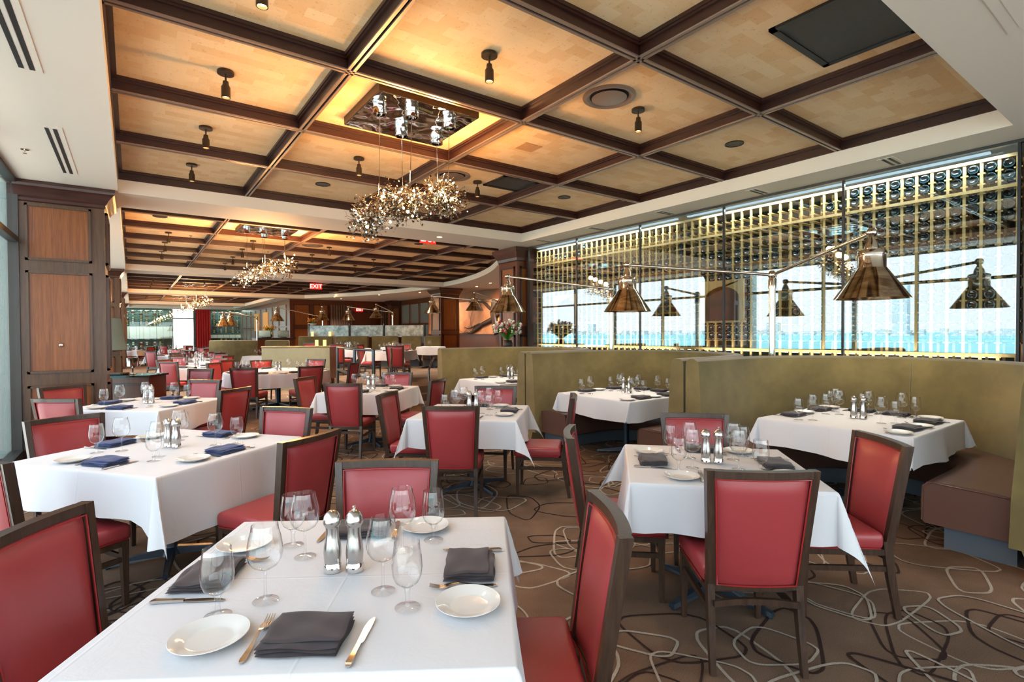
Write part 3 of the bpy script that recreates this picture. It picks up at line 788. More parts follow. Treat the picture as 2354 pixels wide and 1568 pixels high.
chairs(N6, (2.09, 6.42, 48, 'near'), (1.96, 7.65, 312, 'left'), (3.35, 7.66, 226, 'far'), (3.27, 6.17, 128, 'right'))
# big round table in front of the sage partition
N7 = 'the big round table'
def make_round(r):
    t = thing('round_table', 'big round pedestal table under the round white cloth before the sage partition', 'table')
    MB().lathe([(.0,.728),(r-.01,.728),(r,.735),(r,.752),(r-.01,.758),(.0,.758)], 48, None, False, False).build('tabletop', M['panel_dark'], t, 40)
    MB().lathe([(.10,.03),(.06,.07),(.05,.1),(.05,.70),(.14,.728)], 16).build('column', M['iron'], t, 40)
    for k in range(4):
        a = rotz(k*PI/2+.4)
        MB().sweep([[(.03,-.03,.03),(.03,.03,.03),(.03,.024,.09),(.03,-.024,.09)], [(.6,-.02,.002),(.6,.02,.002),(.6,.014,.04),(.6,-.014,.04)]], a).build('foot', M['iron'], t)
    return t
RX, RY, RR = 2.50, 11.90, 1.02
make_round(RR).location = (RX, RY, 0)
P_ = []; r_ = random.Random(77)
for rad in [RR*k/8 for k in range(9)] + [RR+d for d in (.004, .012, .025, .05, .10, .16, .22, .285)]:
    row = []
    for k in range(145):
        a = 2*PI*k/144; d = max(0, rad-RR); h = .012*(1-math.exp(-d/.012)); L = d-h; f = L/.33
        row.append(((min(rad, RR)+h+f*(.025+.020*math.sin(a*13+1)+.015*math.sin(a*29)))*math.cos(a), (min(rad, RR)+h+f*(.025+.020*math.sin(a*13+1)+.015*math.sin(a*29)))*math.sin(a), .764-L*.985))
    P_.append(row)
o = MB().grid(P_[1:]).add([P_[1][k] for k in range(144)], [tuple(range(144))]).build('tablecloth', M['cloth'], None, 50, (RX, RY, 0)); tag(o, 'round white tablecloth in folds over the big round table before the sage partition', 'tablecloth', 'white tablecloths')
seats7 = [(238.5, 'near left', 1.68), (278, 'near right', 1.68), (318, 'right', 1.68), (0, 'far right', 0), (44, 'back right', 1.5), (92, 'back', 1.5), (140, 'left', 1.42), (189, 'window side', 1.6)]
for a, sd, d in seats7:
    setting(RX, RY, a+180, RR, sd, N7, 'charcoal', False, 0, 0, 0, sd == 'near left')
    if not d: continue
    q = R(a); chair(RX+d*math.cos(q), RY+d*math.sin(q), a+180, 'red leather dining chair at the %s seat of %s' % (sd, N7))
mills(RX, RY, -39, N7)
chairs('the aisle left of the round table', (.98, 10.75, 228, 'near'))
# tables further down the hall
far_t = [(1.22, 14.6, 46, 'the first far table on the aisle', 31), (1.60, 17.35, 46, 'the second far table on the aisle', 32), (1.75, 20.2, 46, 'the third far table on the aisle', 33),
         (1.12, 23.2, 44, 'the fourth far table on the aisle', 34), (.15, 32.0, 46, 'the window table before the far cellar', 35),
         (2.0, 26.2, 46, 'the table under the third chandelier', 37), (3.6, 29.6, 46, 'the table before the red curtain', 38), (1.9, 33.5, 46, 'the last table by the far cellar', 39)]
for x, y, a, n, sd in far_t:
    group4(x, y, a, .52, .52, .272, sd, n, 'charcoal', full=False)
    for s, d in (('far', 0), ('left', 90), ('near', 180), ('right', 270)):
        q = R(a+d); chair(x+.83*math.cos(q), y+.83*math.sin(q), a+d+180, 'red leather dining chair at the %s side of %s' % (s, n), 'chairs far down the hall')
# raised level table
NP = 'the table on the raised level'
group4(5.85, 13.75, 46, .52, .52, .272, 41, NP, 'charcoal', full=False, z=.30)
for s, d, x, y in (('near', 226, 5.38, 12.45), ('left', 136, 5.2, 14.45), ('far', 46, 6.54, 14.46)):
    chair(x, y, d+180, 'red leather dining chair at the %s side of %s' % (s, NP), 'chairs on the raised level', .30)
chair(4.9, 15.6, 46, 'red leather dining chair behind the handrail on the raised level', 'chairs on the raised level', .30)
chair(4.9, 18.4, 226, 'dark red dining chair deep on the raised level', 'chairs on the raised level', .30)
NQ = 'the far table on the raised level'
group4(5.6, 16.6, 46, .52, .52, .272, 42, NQ, 'charcoal', full=False, z=.30)

# ------------------------------------------------------------------ U-shaped booths along the wine wall
def u_path(x0, n=18):
    """(base x, base y, outward nx, ny) round the U, centre (0,0), mouth at -x"""
    p = [(x, 0, 0, -1) for x in (x0, x0*.75, x0*.5, x0*.25)]
    p += [(0, 0, math.sin(a), -math.cos(a)) for a in [PI*i/n for i in range(n+1)]]
    return p + [(x, 0, 0, 1) for x in (x0*.25, x0*.5, x0*.75, x0)]
def u_sweep(x0, prof, ext=0, r0=.6):
    """ext lengthens the near arm along a slanted cut, more towards its outer side"""
    return MB().sweep([[(bx+nx*r-(ext*(r-r0)/.6*(bx/x0) if ny < -.99 and bx else 0), by+ny*r, z) for r, z in prof] for bx, by, nx, ny in u_path(x0)])
def make_booth(ext=0):
    t = thing('curved_booth', '', 'booth')
    u_sweep(-.78, [(1.09,.17),(1.10,.50),(1.12,.80),(1.145,1.20),(1.16,1.255),(1.20,1.28),(1.255,1.277),(1.288,1.255),(1.297,1.20),(1.297,.02),(1.20,.02),(1.15,.17)], ext).build('backrest', M['olive'], t, 40)
    u_sweep(-.66, [(.625,.17),(.605,.19),(.60,.30),(.605,.43),(.635,.468),(.80,.480),(1.0,.474),(1.10,.462),(1.10,.17)], ext).build('seat', M['seatbrown'], t, 50)
    u_sweep(-.60, [(.72,.0),(.72,.17),(1.10,.17),(1.10,.0)], ext*.6).build('plinth', M['plinth'], t, 30)
    pi_ = MB(); pi_.tube([(1.10+.045*k/6, 0, .50+.72*k/6) for k in range(7)], .005, 6); pi_.build('seam', M['olive'], t, 60)
    pi_ = MB(); pi_.tube([(-.662-ext*(abs(s)-.6)/.6, s, z) for s, z in ((-1.07,.455),(-.66,.468),(-.615,.44),(-.607,.19))], .005, 6); pi_.build('piping', M['seatbrown'], t, 60)
    return t
BO = Proto(make_booth); BO1 = Proto(lambda: make_booth(0))
bn = ['nearest booth', 'second booth', 'third booth']
for i in range(3):
    yc = 1.90+2.62*i
    (BO if i else BO1).put((5.25, yc, 0), 0, 'U-shaped olive velvet %s with brown leather seat along the wine wall, %s' % ('booth', ['nearest the camera', 'second from the camera', 'third from the camera'][i]), 'olive booths by the wine wall')
    if i: tag(MB().box(4.52, 5.6, yc-1.32, yc-1.30, 0, 1.22).build('booth_divider', M['dark']), 'dark board in the gap between the %s and the %s' % (bn[i-1], bn[i]), 'divider')  # dark sheet put in as the shade between two booth backs
    cx, cy = [(5.24, 1.94), (5.12, 4.55), (5.15, 7.14)][i]
    nm = 'the %s table' % bn[i]
    ax, ay = .62, .60
    if i == 0: ax = .62; ay = .58
    table(cx, cy, 0, ax, ay, 'iron pedestal table under the white cloth: %s' % nm)
    cloth(cx, cy, 0, ax, ay, .25, 51+i, 'white tablecloth hanging in folds over %s' % nm, 0, (0, 0, 0, 0), .492)
    fl = True
    for sd, f, d, sh in (('far left', -90, ay, .24), ('far right', -90, ay, -.29), ('back far', 180, ax, .13), ('back near', 180, ax, -.15), ('near right', 90, ay, .18), ('near left', 90, ay, -.29)):
        setting(cx, cy, f, d, sd, nm, 'charcoal', i == 0, 0, sh, plate=sd != 'back far')
    mills(cx, cy, -60, nm)
# dark counter ledge behind the third booth
t = thing('service_counter', 'dark wood counter with pale steel front behind the third booth', 'counter', (0,0,0))
MB().box(5.2, 7.15, 8.86, 9.30, 0, 1.16).build('body', M['panel_dark'], t); MB().box(5.15, 7.18, 8.82, 9.34, 1.16, 1.20).build('countertop', M['dark'], t)
# ------------------------------------------------------------------ booth lamps
def cone_shade(t, x, y, z):
    """ball on the arm tip at (x, y, z), cap and wide cone below it"""
    g = tr(x, y, z)
    n = MB().lathe([(.0,.045),(.03,.04),(.045,.02),(.048,0),(.04,-.025),(.024,-.04),(.03,-.06),(.05,-.10),(.062,-.145),(.062,-.15)], 20, g, False, False); nk = n.build('finial', M['nickel'], t, 50)
    MB().lathe([(.062,-.15),(.11,-.165),(.122,-.185),(.122,-.20),(.114,-.205),(.114,-.32),(.118,-.325)], 28, g, False, False).build('cap', M['nickel'], t, 40)
    MB().lathe([(.118,-.325),(.30,-.60),(.303,-.604),(.298,-.60),(.112,-.33),(.10,-.30)], 36, g, False, True).build('lamp_shade', M['shade'], t, 40)
    MB().lathe([(.0,-.34),(.03,-.36),(.035,-.40),(.02,-.44),(.0,-.445)], 12, g, False, False).build('bulb', M['spotbulb'], t, 60)
def tipped_arm(t, a, b):
    a, b = Vector(a), Vector(b); m = a.lerp(b, .45)
    MB().tube([a, b], .019, 10).tube([m-(b-a).normalized()*.012, m+(b-a).normalized()*.012], .023, 10).build('arm', M['nickel'], t, 50)
def booth_lamp(px, py, pz, tips, label, base=0):
    t = thing('booth_lamp', label, 'lamp', (0,0,0), 0, 'cone shade lamps over the booths')
    MB().lathe([(.06, base), (.06, base+.03), (.036, base+.05), (.036, pz-.16), (.045, pz-.16), (.045, pz-.05), (.03, pz-.02)], 20, tr(px, py, 0)).build('post', M['nickel'], t, 40)
    MB().lathe([(.0,-.055),(.035,-.045),(.055,0),(.035,.045),(.0,.055)], 16, tr(px, py, pz), False, False).build('ball_joint', M['nickel'], t, 60)
    for (x, y, z) in tips:
        tipped_arm(t, (px, py, pz), (x, y, z)); cone_shade(t, x, y, z)
    return t
LAMPS = []
booth_lamp(6.10, 3.17, 2.215, [(5.50, 1.94, 2.45), (5.20, 4.60, 2.42)], 'polished nickel lamp with two cone shades between the nearest and second booths'); LAMPS += [(5.50, 1.94, 2.03), (5.20, 4.60, 2.0)]
booth_lamp(6.12, 5.74, 2.23, [(5.14, 7.18, 2.50)], 'polished nickel lamp with one cone shade between the second and third booths'); LAMPS += [(5.14, 7.18, 2.06)]
booth_lamp(10.2, 14.4, 2.55, [(9.3, 14.9, 2.90), (8.6, 16.6, 2.86)], 'nickel lamp with two cone shades before the tree artwork', .30); LAMPS += [(9.3, 14.9, 2.45)]
booth_lamp(9.55, 22.3, 2.5, [(8.9, 22.6, 2.85), (7.9, 23.4, 2.75)], 'nickel lamp with two cone shades before the grey panelled wall', .30)
booth_lamp(7.0, 24.2, 2.3, [(6.9, 23.9, 2.75), (5.2, 24.8, 2.72)], 'nickel lamp with two cone shades before the brown curtains', .30)
booth_lamp(4.6, 26.0, 2.3, [(3.6, 26.6, 2.55), (3.25, 26.0, 2.5)], 'nickel lamp with two cone shades before the far cellar', 0)

# ------------------------------------------------------------------ ceiling fixtures
def mk_spot(lit):
    def mk():
        t = thing('spotlight', '', 'spotlight')
        MB().lathe([(.0,0),(.062,0),(.065,-.004),(.065,-.026),(.0,-.026)], 20, None, False, False).build('canopy', M['bronze'], t, 40)
        MB().tube([(0,0,-.02),(0,0,-.10)], .008, 8).build('stem', M['bronze'], t, 60)
        MB().lathe([(.0,-.085),(.022,-.087),(.026,-.12),(.0355,-.135),(.0355,-.225),(.030,-.225),(.030,-.19)], 18, None, False, False).build('lamp_head', M['bronze'], t, 40)
        MB().lathe([(.0295,-.205),(.0,-.203)], 14, None, False, False).build('bulb', M['spotbulb'], t, 60)
        return t
    return Proto(mk)
SPOT = mk_spot(1); SPOTS = []
where = lambda x: 'first' if x < 1.4 else 'second' if x < 3.2 else 'third' if x < 4.9 else 'fourth' if x < 6.7 else 'fifth'
def spots_in(tr_name, lst):
    for x, y, n in lst:
        SPOT.put((x, y, ZP-.001), rnd.random()*6, 'bronze ceiling spotlight in the %s column, %s row of the %s coffered ceiling' % (where(x), n, tr_name), 'bronze ceiling spotlights'); SPOTS.append((x, y))
spots_in('nearest', [(.67, 3.50, 'second'), (.67, 5.02, 'third'), (.67, 6.49, 'fourth'), (.66, 8.0, 'fifth'), (2.33, 3.49, 'second'), (2.35, 6.50, 'fourth'), (4.11, 3.49, 'second'), (4.13, 6.52, 'fourth')])
spots_in('second', [(.67, 13.6, 'third'), (.67, 15.1, 'fourth'), (.67, 16.75, 'fifth'), (2.36, 13.7, 'third'), (2.36, 15.2, 'fourth'), (2.37, 16.87, 'fifth'), (2.38, 18.5, 'sixth'), (4.13, 13.64, 'third'), (4.12, 15.18, 'fourth'), (4.12, 16.9, 'fifth'), (5.9, 15.15, 'fourth'), (5.92, 16.82, 'fifth'), (7.6, 16.8, 'fifth')])
spots_in('third', [(.67, 24.0, 'third'), (.67, 25.6, 'fourth'), (.67, 27.2, 'fifth'), (2.36, 24.0, 'third'), (4.12, 24.0, 'third'), (4.12, 27.2, 'fifth'), (5.9, 22.5, 'second'), (5.9, 25.6, 'fourth'), (7.6, 22.5, 'second')])
spots_in('fourth', [(.67, 34.4, 'third'), (.67, 36.0, 'fourth'), (2.36, 34.4, 'third'), (4.12, 34.4, 'third')])
def diffuser(x, y, r, label):
    t = thing('air_diffuser', label, 'vent', (x, y, ZP), 0, 'round air diffusers')
    MB().lathe([(r,0),(r,-.006),(r*.93,-.02),(r*.86,-.022),(r*.80,-.008),(r*.72,.0)], 40, None, False, False).build('outer_ring', M['lip'], t, 50)
    MB().lathe([(.0,-.022),(r*.62,-.022),(r*.66,-.018),(r*.60,-.012)], 36, None, False, False).build('centre_disc', M['lip'], t, 40)
    MB().lathe([(r*.80,-.001),(r*.5,-.001)], 30, None, False, False).build('dark_gap', M['slot'], t)
diffuser(3.675, 3.47, .25, 'large round metal air diffuser in the third column of the nearest coffered ceiling')
diffuser(3.69, 6.48, .25, 'round metal air diffuser behind the near chandelier')
diffuser(3.70, 13.6, .25, 'round metal air diffuser in the second coffered ceiling')
def speaker(x, y, r, label):
    t = thing('ceiling_speaker', label, 'speaker', (x, y, ZP), 0, 'round dark ceiling speakers')
    MB().lathe([(.0,-.006),(r*.88,-.008),(r*.9,-.012),(r,-.012),(r,0)], 30, None, True, False).build('grille', M['dark'], t, 40)
speaker(5.795, 3.47, .105, 'round dark ceiling speaker in the right column nearest the camera')
speaker(5.776, 6.458, .105, 'round dark ceiling speaker in the right column, second from the camera')
speaker(2.324, 7.957, .105, 'round dark ceiling speaker left of the near chandelier')
speaker(.457, 11.86, .12, 'round dark ceiling speaker at the window end of the second coffered ceiling')
speaker(5.8, 11.9, .11, 'round dark ceiling speaker by the red lit sign')
def grille(x0, x1, y0, y1, label):
    t = thing('ceiling_grille', label, 'vent', (0,0,0), 0, 'dark ceiling return grilles')
    g = MB()
    for a in ((x0, x1, y0, y0+.05), (x0, x1, y1-.05, y1), (x0, x0+.05, y0, y1), (x1-.05, x1, y0, y1)): g.box(*a, ZP-.02, ZP)
    g.build('grille_frame', M['dark'], t); MB().box(x0+.05, x1-.05, y0+.05, y1-.05, ZP-.012, ZP).build('grille_mesh', M['grille'], t)
grille(3.82, 4.72, 1.36, 2.02, 'dark mesh return grille in the ceiling nearest the camera')
grille(4.28, 4.90, 6.02, 6.60, 'dark return grille right of the near chandelier')
tag(MB().box(3.75, 4.0, 4.86, 5.08, ZP-.008, ZP).build('access_panel', plain('tan_panel', (186,140,92), .6)), 'small plain tan square panel in the cork ceiling', 'panel')
def slot_vent(x0, y0, y1, label):
    t = thing('slot_diffuser', label, 'vent', (0,0,0), 0, 'white slot diffusers over the window tables')
    MB().box(x0, x0+.16, y0, y1, ZS-.006, ZS-.0005).build('vent_frame', M['paint'], t)
    for k in range(2):
        s = MB().box(x0+.03+k*.06, x0+.06+k*.06, y0+.05, y1-.03, ZS-.0075, ZS-.006).build('slot', M['slot'], t)
    MB().box(x0+.088, x0+.092, y0+.05, y1-.03, ZS-.009, ZS-.006).build('blade', M['lip'], t)
slot_vent(-.66, 3.4, 5.14, 'white two-slot ceiling diffuser at the top left corner'); slot_vent(-.66, 6.4, 8.15, 'white two-slot ceiling diffuser in front of the wood pillar')
for k, y in enumerate((2.2, 3.75, 5.3, 6.85, 8.4)):
    t = thing('slot_diffuser', 'pale slot diffuser above the wine wall glass, %s from the camera' % ordn(k+1), 'vent', (0,0,0), 0, 'slot diffusers above the wine wall')
    MB().box(6.80, 7.18, y, y+.16, ZS-.005, ZS-.0005).build('vent_frame', M['paint'], t)
    for q in range(2): MB().box(6.82, 7.16, y+.03+q*.06, y+.06+q*.06, ZS-.0065, ZS-.005).build('slot', M['slot'], t)
t = thing('ceiling_hatch', 'white square access hatch in the soffit at the top right corner', 'hatch')
MB().box(3.92, 4.62, .36, .86, ZS-.006, ZS-.0005).build('hatch_frame', M['paint'], t); MB().box(3.98, 4.56, .42, .80, ZS-.009, ZS-.006).build('hatch_door', M['paint'], t)
def sprinkler(x, y, z, label):
    t = thing('ceiling_sprinkler', label, 'sprinkler', (x, y, z), 0, 'ceiling sprinklers')
    MB().lathe([(.0,-.004),(.035,-.006),(.035,0)], 16, None, True, False).build('escutcheon', M['nickel'], t, 40)
    MB().lathe([(.008,-.004),(.006,-.03),(.0,-.032)], 8, None, False, False).lathe([(.0,-.04),(.018,-.04),(.018,-.043)], 10, None, False, True).build('sprinkler_head', M['nickel'], t, 40)
sprinkler(-.87, 7.34, ZS, 'small chrome sprinkler in the white soffit before the wood pillar'); sprinkler(1.1, 13.8, ZP, 'small chrome sprinkler in the second coffered ceiling'); sprinkler(3.0, 15.3, ZP, 'small chrome sprinkler in the second coffered ceiling near the chandelier')
def downlight(x, y, label):
    t = thing('downlight', label, 'downlight', (x, y, ZS), 0, 'recessed downlights')
    MB().lathe([(.055,-.003),(.06,-.004),(.065,0)], 20, None, False, False).build('trim_ring', M['paint'], t, 40); MB().lathe([(.05,-.001),(.0,-.001)], 16, None, False, False).build('lens', M['spotbulb'], t)
downlight(5.0, 9.32, 'recessed downlight in the soffit band behind the near chandelier')
DL = [(9.6, 13.4), (10.6, 15.0), (11.2, 16.8), (11.6, 18.4), (11.0, 22.5), (10.0, 25.0), (8.6, 27.6), (9.4, 29.0)]
for k, (x, y) in enumerate(DL): downlight(x, y, 'recessed downlight in the soffit over the raised level, %s from the camera' % ordn(k+1))
def exit_sign(x, y, z, rz, w, label, white=False):
    t = thing('exit_sign', label, 'exit sign', (x, y, z), rz, 'lit exit signs')
    h = w*.5
    MB().box(-w/2, w/2, -.02, .02, -h, 0).build('housing', M['exit'] if not white else M['exit'], t)
    c = bpy.data.curves.new('exit_letters', 'FONT'); c.body = 'EXIT'; c.size = h*1.0; c.align_x = 'CENTER'; c.extrude = .002
    c.materials.append(M['exitw']); tmp = bpy.data.objects.new('tmp', c); me = bpy.data.meshes.new_from_object(tmp); bpy.data.objects.remove(tmp)
    o = bpy.data.objects.new('lettering', me); COL.objects.link(o); o.parent = t; o.location = (0, -.024, -h*.82); o.rotation_euler = (PI/2, 0, 0)
    MB().tube([(0, 0, 0), (0, 0, .06)], .008, 6).build('mount', M['dark'], t)
exit_sign(5.10, 10.02, 3.63, 0, .36, 'red lit exit sign half hidden behind the soffit band', True)
exit_sign(5.55, 20.0, ZS-.06, R(-12), .42, 'red lit exit sign hanging from the second soffit band', True)
exit_sign(10.9, 30.3, 3.05, 0, .40, 'red lit exit sign over the dark doorway at the back')

# ------------------------------------------------------------------ chandeliers
disc_me = MB().lathe([(.0,.0008),(.0125,.0008),(.0125,-.0008),(.0,-.0008)], 10, None, False, False).mesh('disc', M['disc'])
CHL = []
def chandelier(x, y, near, label):
    r_ = random.Random(int(y*10)); zc = ZP-.08
    t = thing('chandelier', label, 'chandelier', (0,0,0), 0, 'branching disc chandeliers')
    MB().box(x-.52, x+.52, y-.47, y+.47, zc, ZP-.001).build('canopy_sides', M['bronze'], t); 
    MB().box(x-.515, x+.515, y-.465, y+.465, zc-.006, zc-.0005).build('canopy_mirror', M['wavy'], t)
    cl = [(x-.46, y, 2.66, .20), (x-.22, y-.02, 2.80, .20), (x, y, 2.87, .22), (x+.22, y+.02, 2.93, .23), (x+.44, y, 2.97, .25)]
    if near: cl = [(x-.46, y, 2.65, .215), (x-.20, y-.03, 2.83, .20), (x-.02, y+.02, 2.87, .22), (x+.30, y, 2.97, .20), (x+.41, y+.02, 2.96, .235)]
    cn = [(x-.40, y-.18), (x-.12, y-.28), (x+.0, y+.22), (x+.30, y-.26), (x+.40, y+.20)]
    for i, (cx, cy) in enumerate(cn):
        MB().lathe([(.066,0),(.066,-.035),(.060,-.038),(.060,-.046),(.066,-.05),(.066,-.082),(.05,-.082),(.05,-.07)], 24, tr(cx, cy, zc-.006), False, False).build('canister', M['chrome'], t, 40)
        b = cl[i]
        MB().tube([(cx, cy, zc-.09), (lerp(cx, b[0], .12), lerp(cy, b[1], .12), b[2]+.1)], .0035, 6).build('cable', M['nickel'], t)
    tw = MB(); ds = MB(); n = 0; ND = 260 if near else 90
    for (cx, cy, cz, r) in cl:
        for k in range(ND):
            v = Vector((r_.gauss(0,1), r_.gauss(0,1), r_.gauss(0,1))).normalized()
            a = r*r_.uniform(.25, .9); p0 = Vector((cx, cy, cz))+v*a*.75
            p1 = Vector((cx, cy, cz))+v*a+Vector((r_.uniform(-.04,.04), r_.uniform(-.04,.04), r_.uniform(-.04,.04)))
            p2 = p1+(v+Vector((r_.uniform(-1,1), r_.uniform(-1,1), r_.uniform(-1,1)))*.8).normalized()*r_.uniform(.03, .07)
            if near or k % 2 == 0: tw.tube([p0, p1, p2], .0016 if near else .0025, 4, cap=False)
            for p in (p2, p1, p0) if near else (p2, p1):
                Mx = tr(*(p+Vector((r_.uniform(-.02,.02), r_.uniform(-.02,.02), r_.uniform(-.02,.02))))) @ Matrix.Rotation(r_.random()*6, 4, Vector((r_.uniform(-1,1), r_.uniform(-1,1), r_.uniform(-1,1))).normalized()) @ Matrix.Scale(r_.uniform(.6, 1.25)*(1 if near else 1.3), 4)
                if near and n < 100 and k % 4 == 0:
                    o = bpy.data.objects.new('disc', disc_me); COL.objects.link(o); o.parent = t; o.matrix_local = Mx; n += 1
                else:
                    vs = [(.0125*math.cos(2*PI*q/8), .0125*math.sin(2*PI*q/8), 0) for q in range(8)]; ds.add(vs, [tuple(range(8))], Mx)
        for k in range(5):
            p = (cx+r_.uniform(-.6,.6)*r, cy+r_.uniform(-.6,.6)*r, cz+r_.uniform(-.5,.5)*r)
            MB().lathe([(.0,-.016),(.013,-.010),(.016,0),(.013,.010),(.0,.016)], 8, tr(*p), False, False).build('bulb', M['bulb'], t, 60)
        CHL.append((cx, cy, cz))
    o = tw.build('twig_frame', M['bronze'], t); o['kind'] = 'stuff'
    o = ds.build('disc_spray', M['disc'], t); o['kind'] = 'stuff'
chandelier(2.31, 4.90, True, 'branching silver disc chandelier nearest the camera, hung from a mirror plate')
chandelier(2.31, 11.9, False, 'branching silver disc chandelier under the second coffered ceiling')
chandelier(2.31, 26.6, False, 'branching silver disc chandelier far down the hall, third from the camera')
chandelier(2.31, 35.3, False, 'small distant silver disc chandelier before the far cellar')

# ------------------------------------------------------------------ further down the hall
def bar(mb, a, b, w, z0, z1, r=.0):
    a = Vector((a[0], a[1], 0)); b = Vector((b[0], b[1], 0)); d = b-a; Mx = tr(a.x, a.y, 0) @ rotz(math.atan2(d.y, d.x))
    return mb.rbox(0, d.length, -w/2, w/2, z0, z1, r, 2, Mx) if r else mb.box(0, d.length, -w/2, w/2, z0, z1, Mx)
t = thing('low_partition', 'sage painted low partition with olive padded top behind the long table', 'partition')
bar(MB(), (2.9, 15.68), (4.42, 14.62), .10, 0, 1.16).build('panel', M['partition'], t); bar(MB(), (2.88, 15.70), (4.42, 14.63), .13, 1.16, 1.21, .02).build('padded_top', M['olive'], t, 40)
bar(MB(), (4.40, 14.66), (4.62, 14.9), .10, 0, 1.18).build('end_post', M['panel_dark'], t)
def booth_back(a, b, z0, z1, label):
    t = thing('banquette', label, 'banquette', (0,0,0), 0, 'olive banquettes down the hall')
    bar(MB(), a, b, .20, z0+.25, z1, .05).build('backrest', M['olive'], t, 40)
    d = (Vector(b)-Vector(a)).normalized(); n = Vector((d.y, -d.x)); o = n*.34
    bar(MB(), (a[0]+o.x, a[1]+o.y), (b[0]+o.x, b[1]+o.y), .46, z0+.25, z0+.47, .05).build('seat', M['seatbrown'], t, 40)
    bar(MB(), (a[0]+o.x*.6, a[1]+o.y*.6), (b[0]+o.x*.6, b[1]+o.y*.6), .42, z0+.002, z0+.25).build('plinth', M['plinth'], t)
booth_back((2.49, 23.8), (4.0, 22.7), 0, 1.30, 'olive banquette on the lower floor, leftmost before the far cellar')
booth_back((4.25, 22.35), (5.0, 21.8), 0, 1.30, 'olive banquette next to the leftmost banquette')
rowp = [(5.1, 21.0), (6.3, 20.2), (7.35, 19.3), (8.3, 18.7), (9.0, 18.15), (9.6, 17.7)]
for k in range(5):
    a, b = rowp[k], rowp[k+1]; d = (Vector(b)-Vector(a)).normalized()*.07
    booth_back((a[0]+d.x, a[1]+d.y), (b[0]-d.x, b[1]-d.y), .30, 1.45, 'olive banquette on the raised level, %s from the left under the metal screens' % ordn(k+1))
for k in range(3):
    a, b = [(5.55, 21.0), (6.83, 20.05), (7.92, 19.3), (9.2, 18.4)][k:k+2]
    t = thing('metal_screen', '%s of three etched grey metal screens standing over the olive banquettes' % ['left', 'middle', 'right'][k], 'screen', (0,0,0), 0, 'etched metal screens')
    dv = (Vector(b)-Vector(a)).normalized()*.06; bar(MB(), (a[0]+dv.x*.5, a[1]+dv.y*.5), (b[0]-dv.x, b[1]-dv.y), .03, 1.40, 1.86).build('screen_panel', M['screen'], t); MB().box(a[0]-.03, a[0]+.03, a[1]-.03, a[1]+.03, .30, 1.93).build('post', M['rail'], t)
    MB().box(b[0]-.025, b[0]+.025, b[1]-.025, b[1]+.025, .30, 1.9).build('post', M['rail'], t) if k == 2 else None
for x, y, n, z in ((7.6, 17.45, 'first', .3), (8.72, 16.95, 'second', .3)):
    table(x, y, 46, .40, .40, 'iron pedestal table under the %s white cloth by the far right banquettes' % n, 'pedestal tables', z)
    cloth(x, y, 46, .40, .40, .30, 60+int(x*10), 'white tablecloth on the %s small table by the far right banquettes' % n, z)
    for q in range(2): put(WINEF, x, y, 46, -.1+.2*q, .05, 0, '%s wine glass on the %s small far right table' % (('left', 'right')[q], n), 'large wine glasses', z)
table(3.75, 20.6, 46, .42, .42, 'iron pedestal table under the white cloth behind the sage partition'); cloth(3.75, 20.6, 46, .42, .42, .3, 70, 'white tablecloth on the table behind the left end of the sage partition')
for q in range(2): put(WINEF, 3.75, 20.6, 46, -.12+.24*q, .1, 0, '%s wine glass on the table behind the sage partition' % ('left', 'right')[q], 'large wine glasses')
def candle(x, y, z, label, h=.17):
    t = thing('candle', label, 'candle', (x, y, z), 0, 'glowing pillar candles')
    MB().lathe([(.042,0),(.044,.004),(.044,h),(.036,h-.01),(.0,h-.012)], 16, None, True, False).build('wax', M['candle'], t, 40); MB().tube([(0,0,h-.013),(0,0,h+.008)], .002, 5).build('wick', M['dark'], t)
for k, (x, y, z) in enumerate([(4.30, 14.71, 1.21), (4.12, 14.83, 1.21), (6.15, 20.35, 1.452), (5.6, 20.72, 1.452)]):
    candle(x, y, z, ['glowing candle at the right end of the sage partition', 'glowing candle just left of the partition end candle', 'glowing candle on the banquette under the left metal screen', 'glowing candle on the leftmost raised banquette'][k])
# handrails at the steps
def rail_thing(label, posts, rails, r=.022):
    t = thing('handrail', label, 'handrail', (0,0,0), 0, 'gunmetal handrails at the steps')
    for (x, y, z0, z1) in posts:
        MB().tube([(x, y, z0+.002), (x, y, z1)], r*1.15, 12).lathe([(.05, z0+.001), (.05, z0+.012)], 12, tr(x, y, 0)).build('post', M['rail'], t, 40)
    for p in rails: MB().tube(p, r, 10).build('rail', M['rail'], t, 40)
rail_thing('gunmetal guard rail with thick posts at the edge of the raised level', [(3.98, 11.4, 0, 1.20), (4.16, 10.75, 0, 1.19), (4.30, 13.6, 0, 1.20)],
           [[(4.30, 13.6, 1.20), (3.98, 11.4, 1.20), (4.16, 10.75, 1.19)], [(4.30, 13.6, .62), (3.98, 11.4, .62), (4.16, 10.75, .62)]], .03)
rail_thing('curved bronze toned handrail going down the left of the steps', [(4.80, 11.3, .15, 1.2)], [[(4.80, 11.3, 1.19), (4.66, 10.95, 1.05), (4.45, 10.5, .86), (4.36, 10.32, .82), (4.30, 10.2, .80), (4.28, 10.15, .74), (4.28, 10.14, .002)]])
rail_thing('gunmetal handrail right of the steps beside the third booth', [], [[(5.60, 10.75, .98), (5.35, 10.4, .90), (5.10, 10.0, .80), (5.06, 9.95, .77), (5.05, 9.93, .70), (5.05, 9.92, .002)], ])
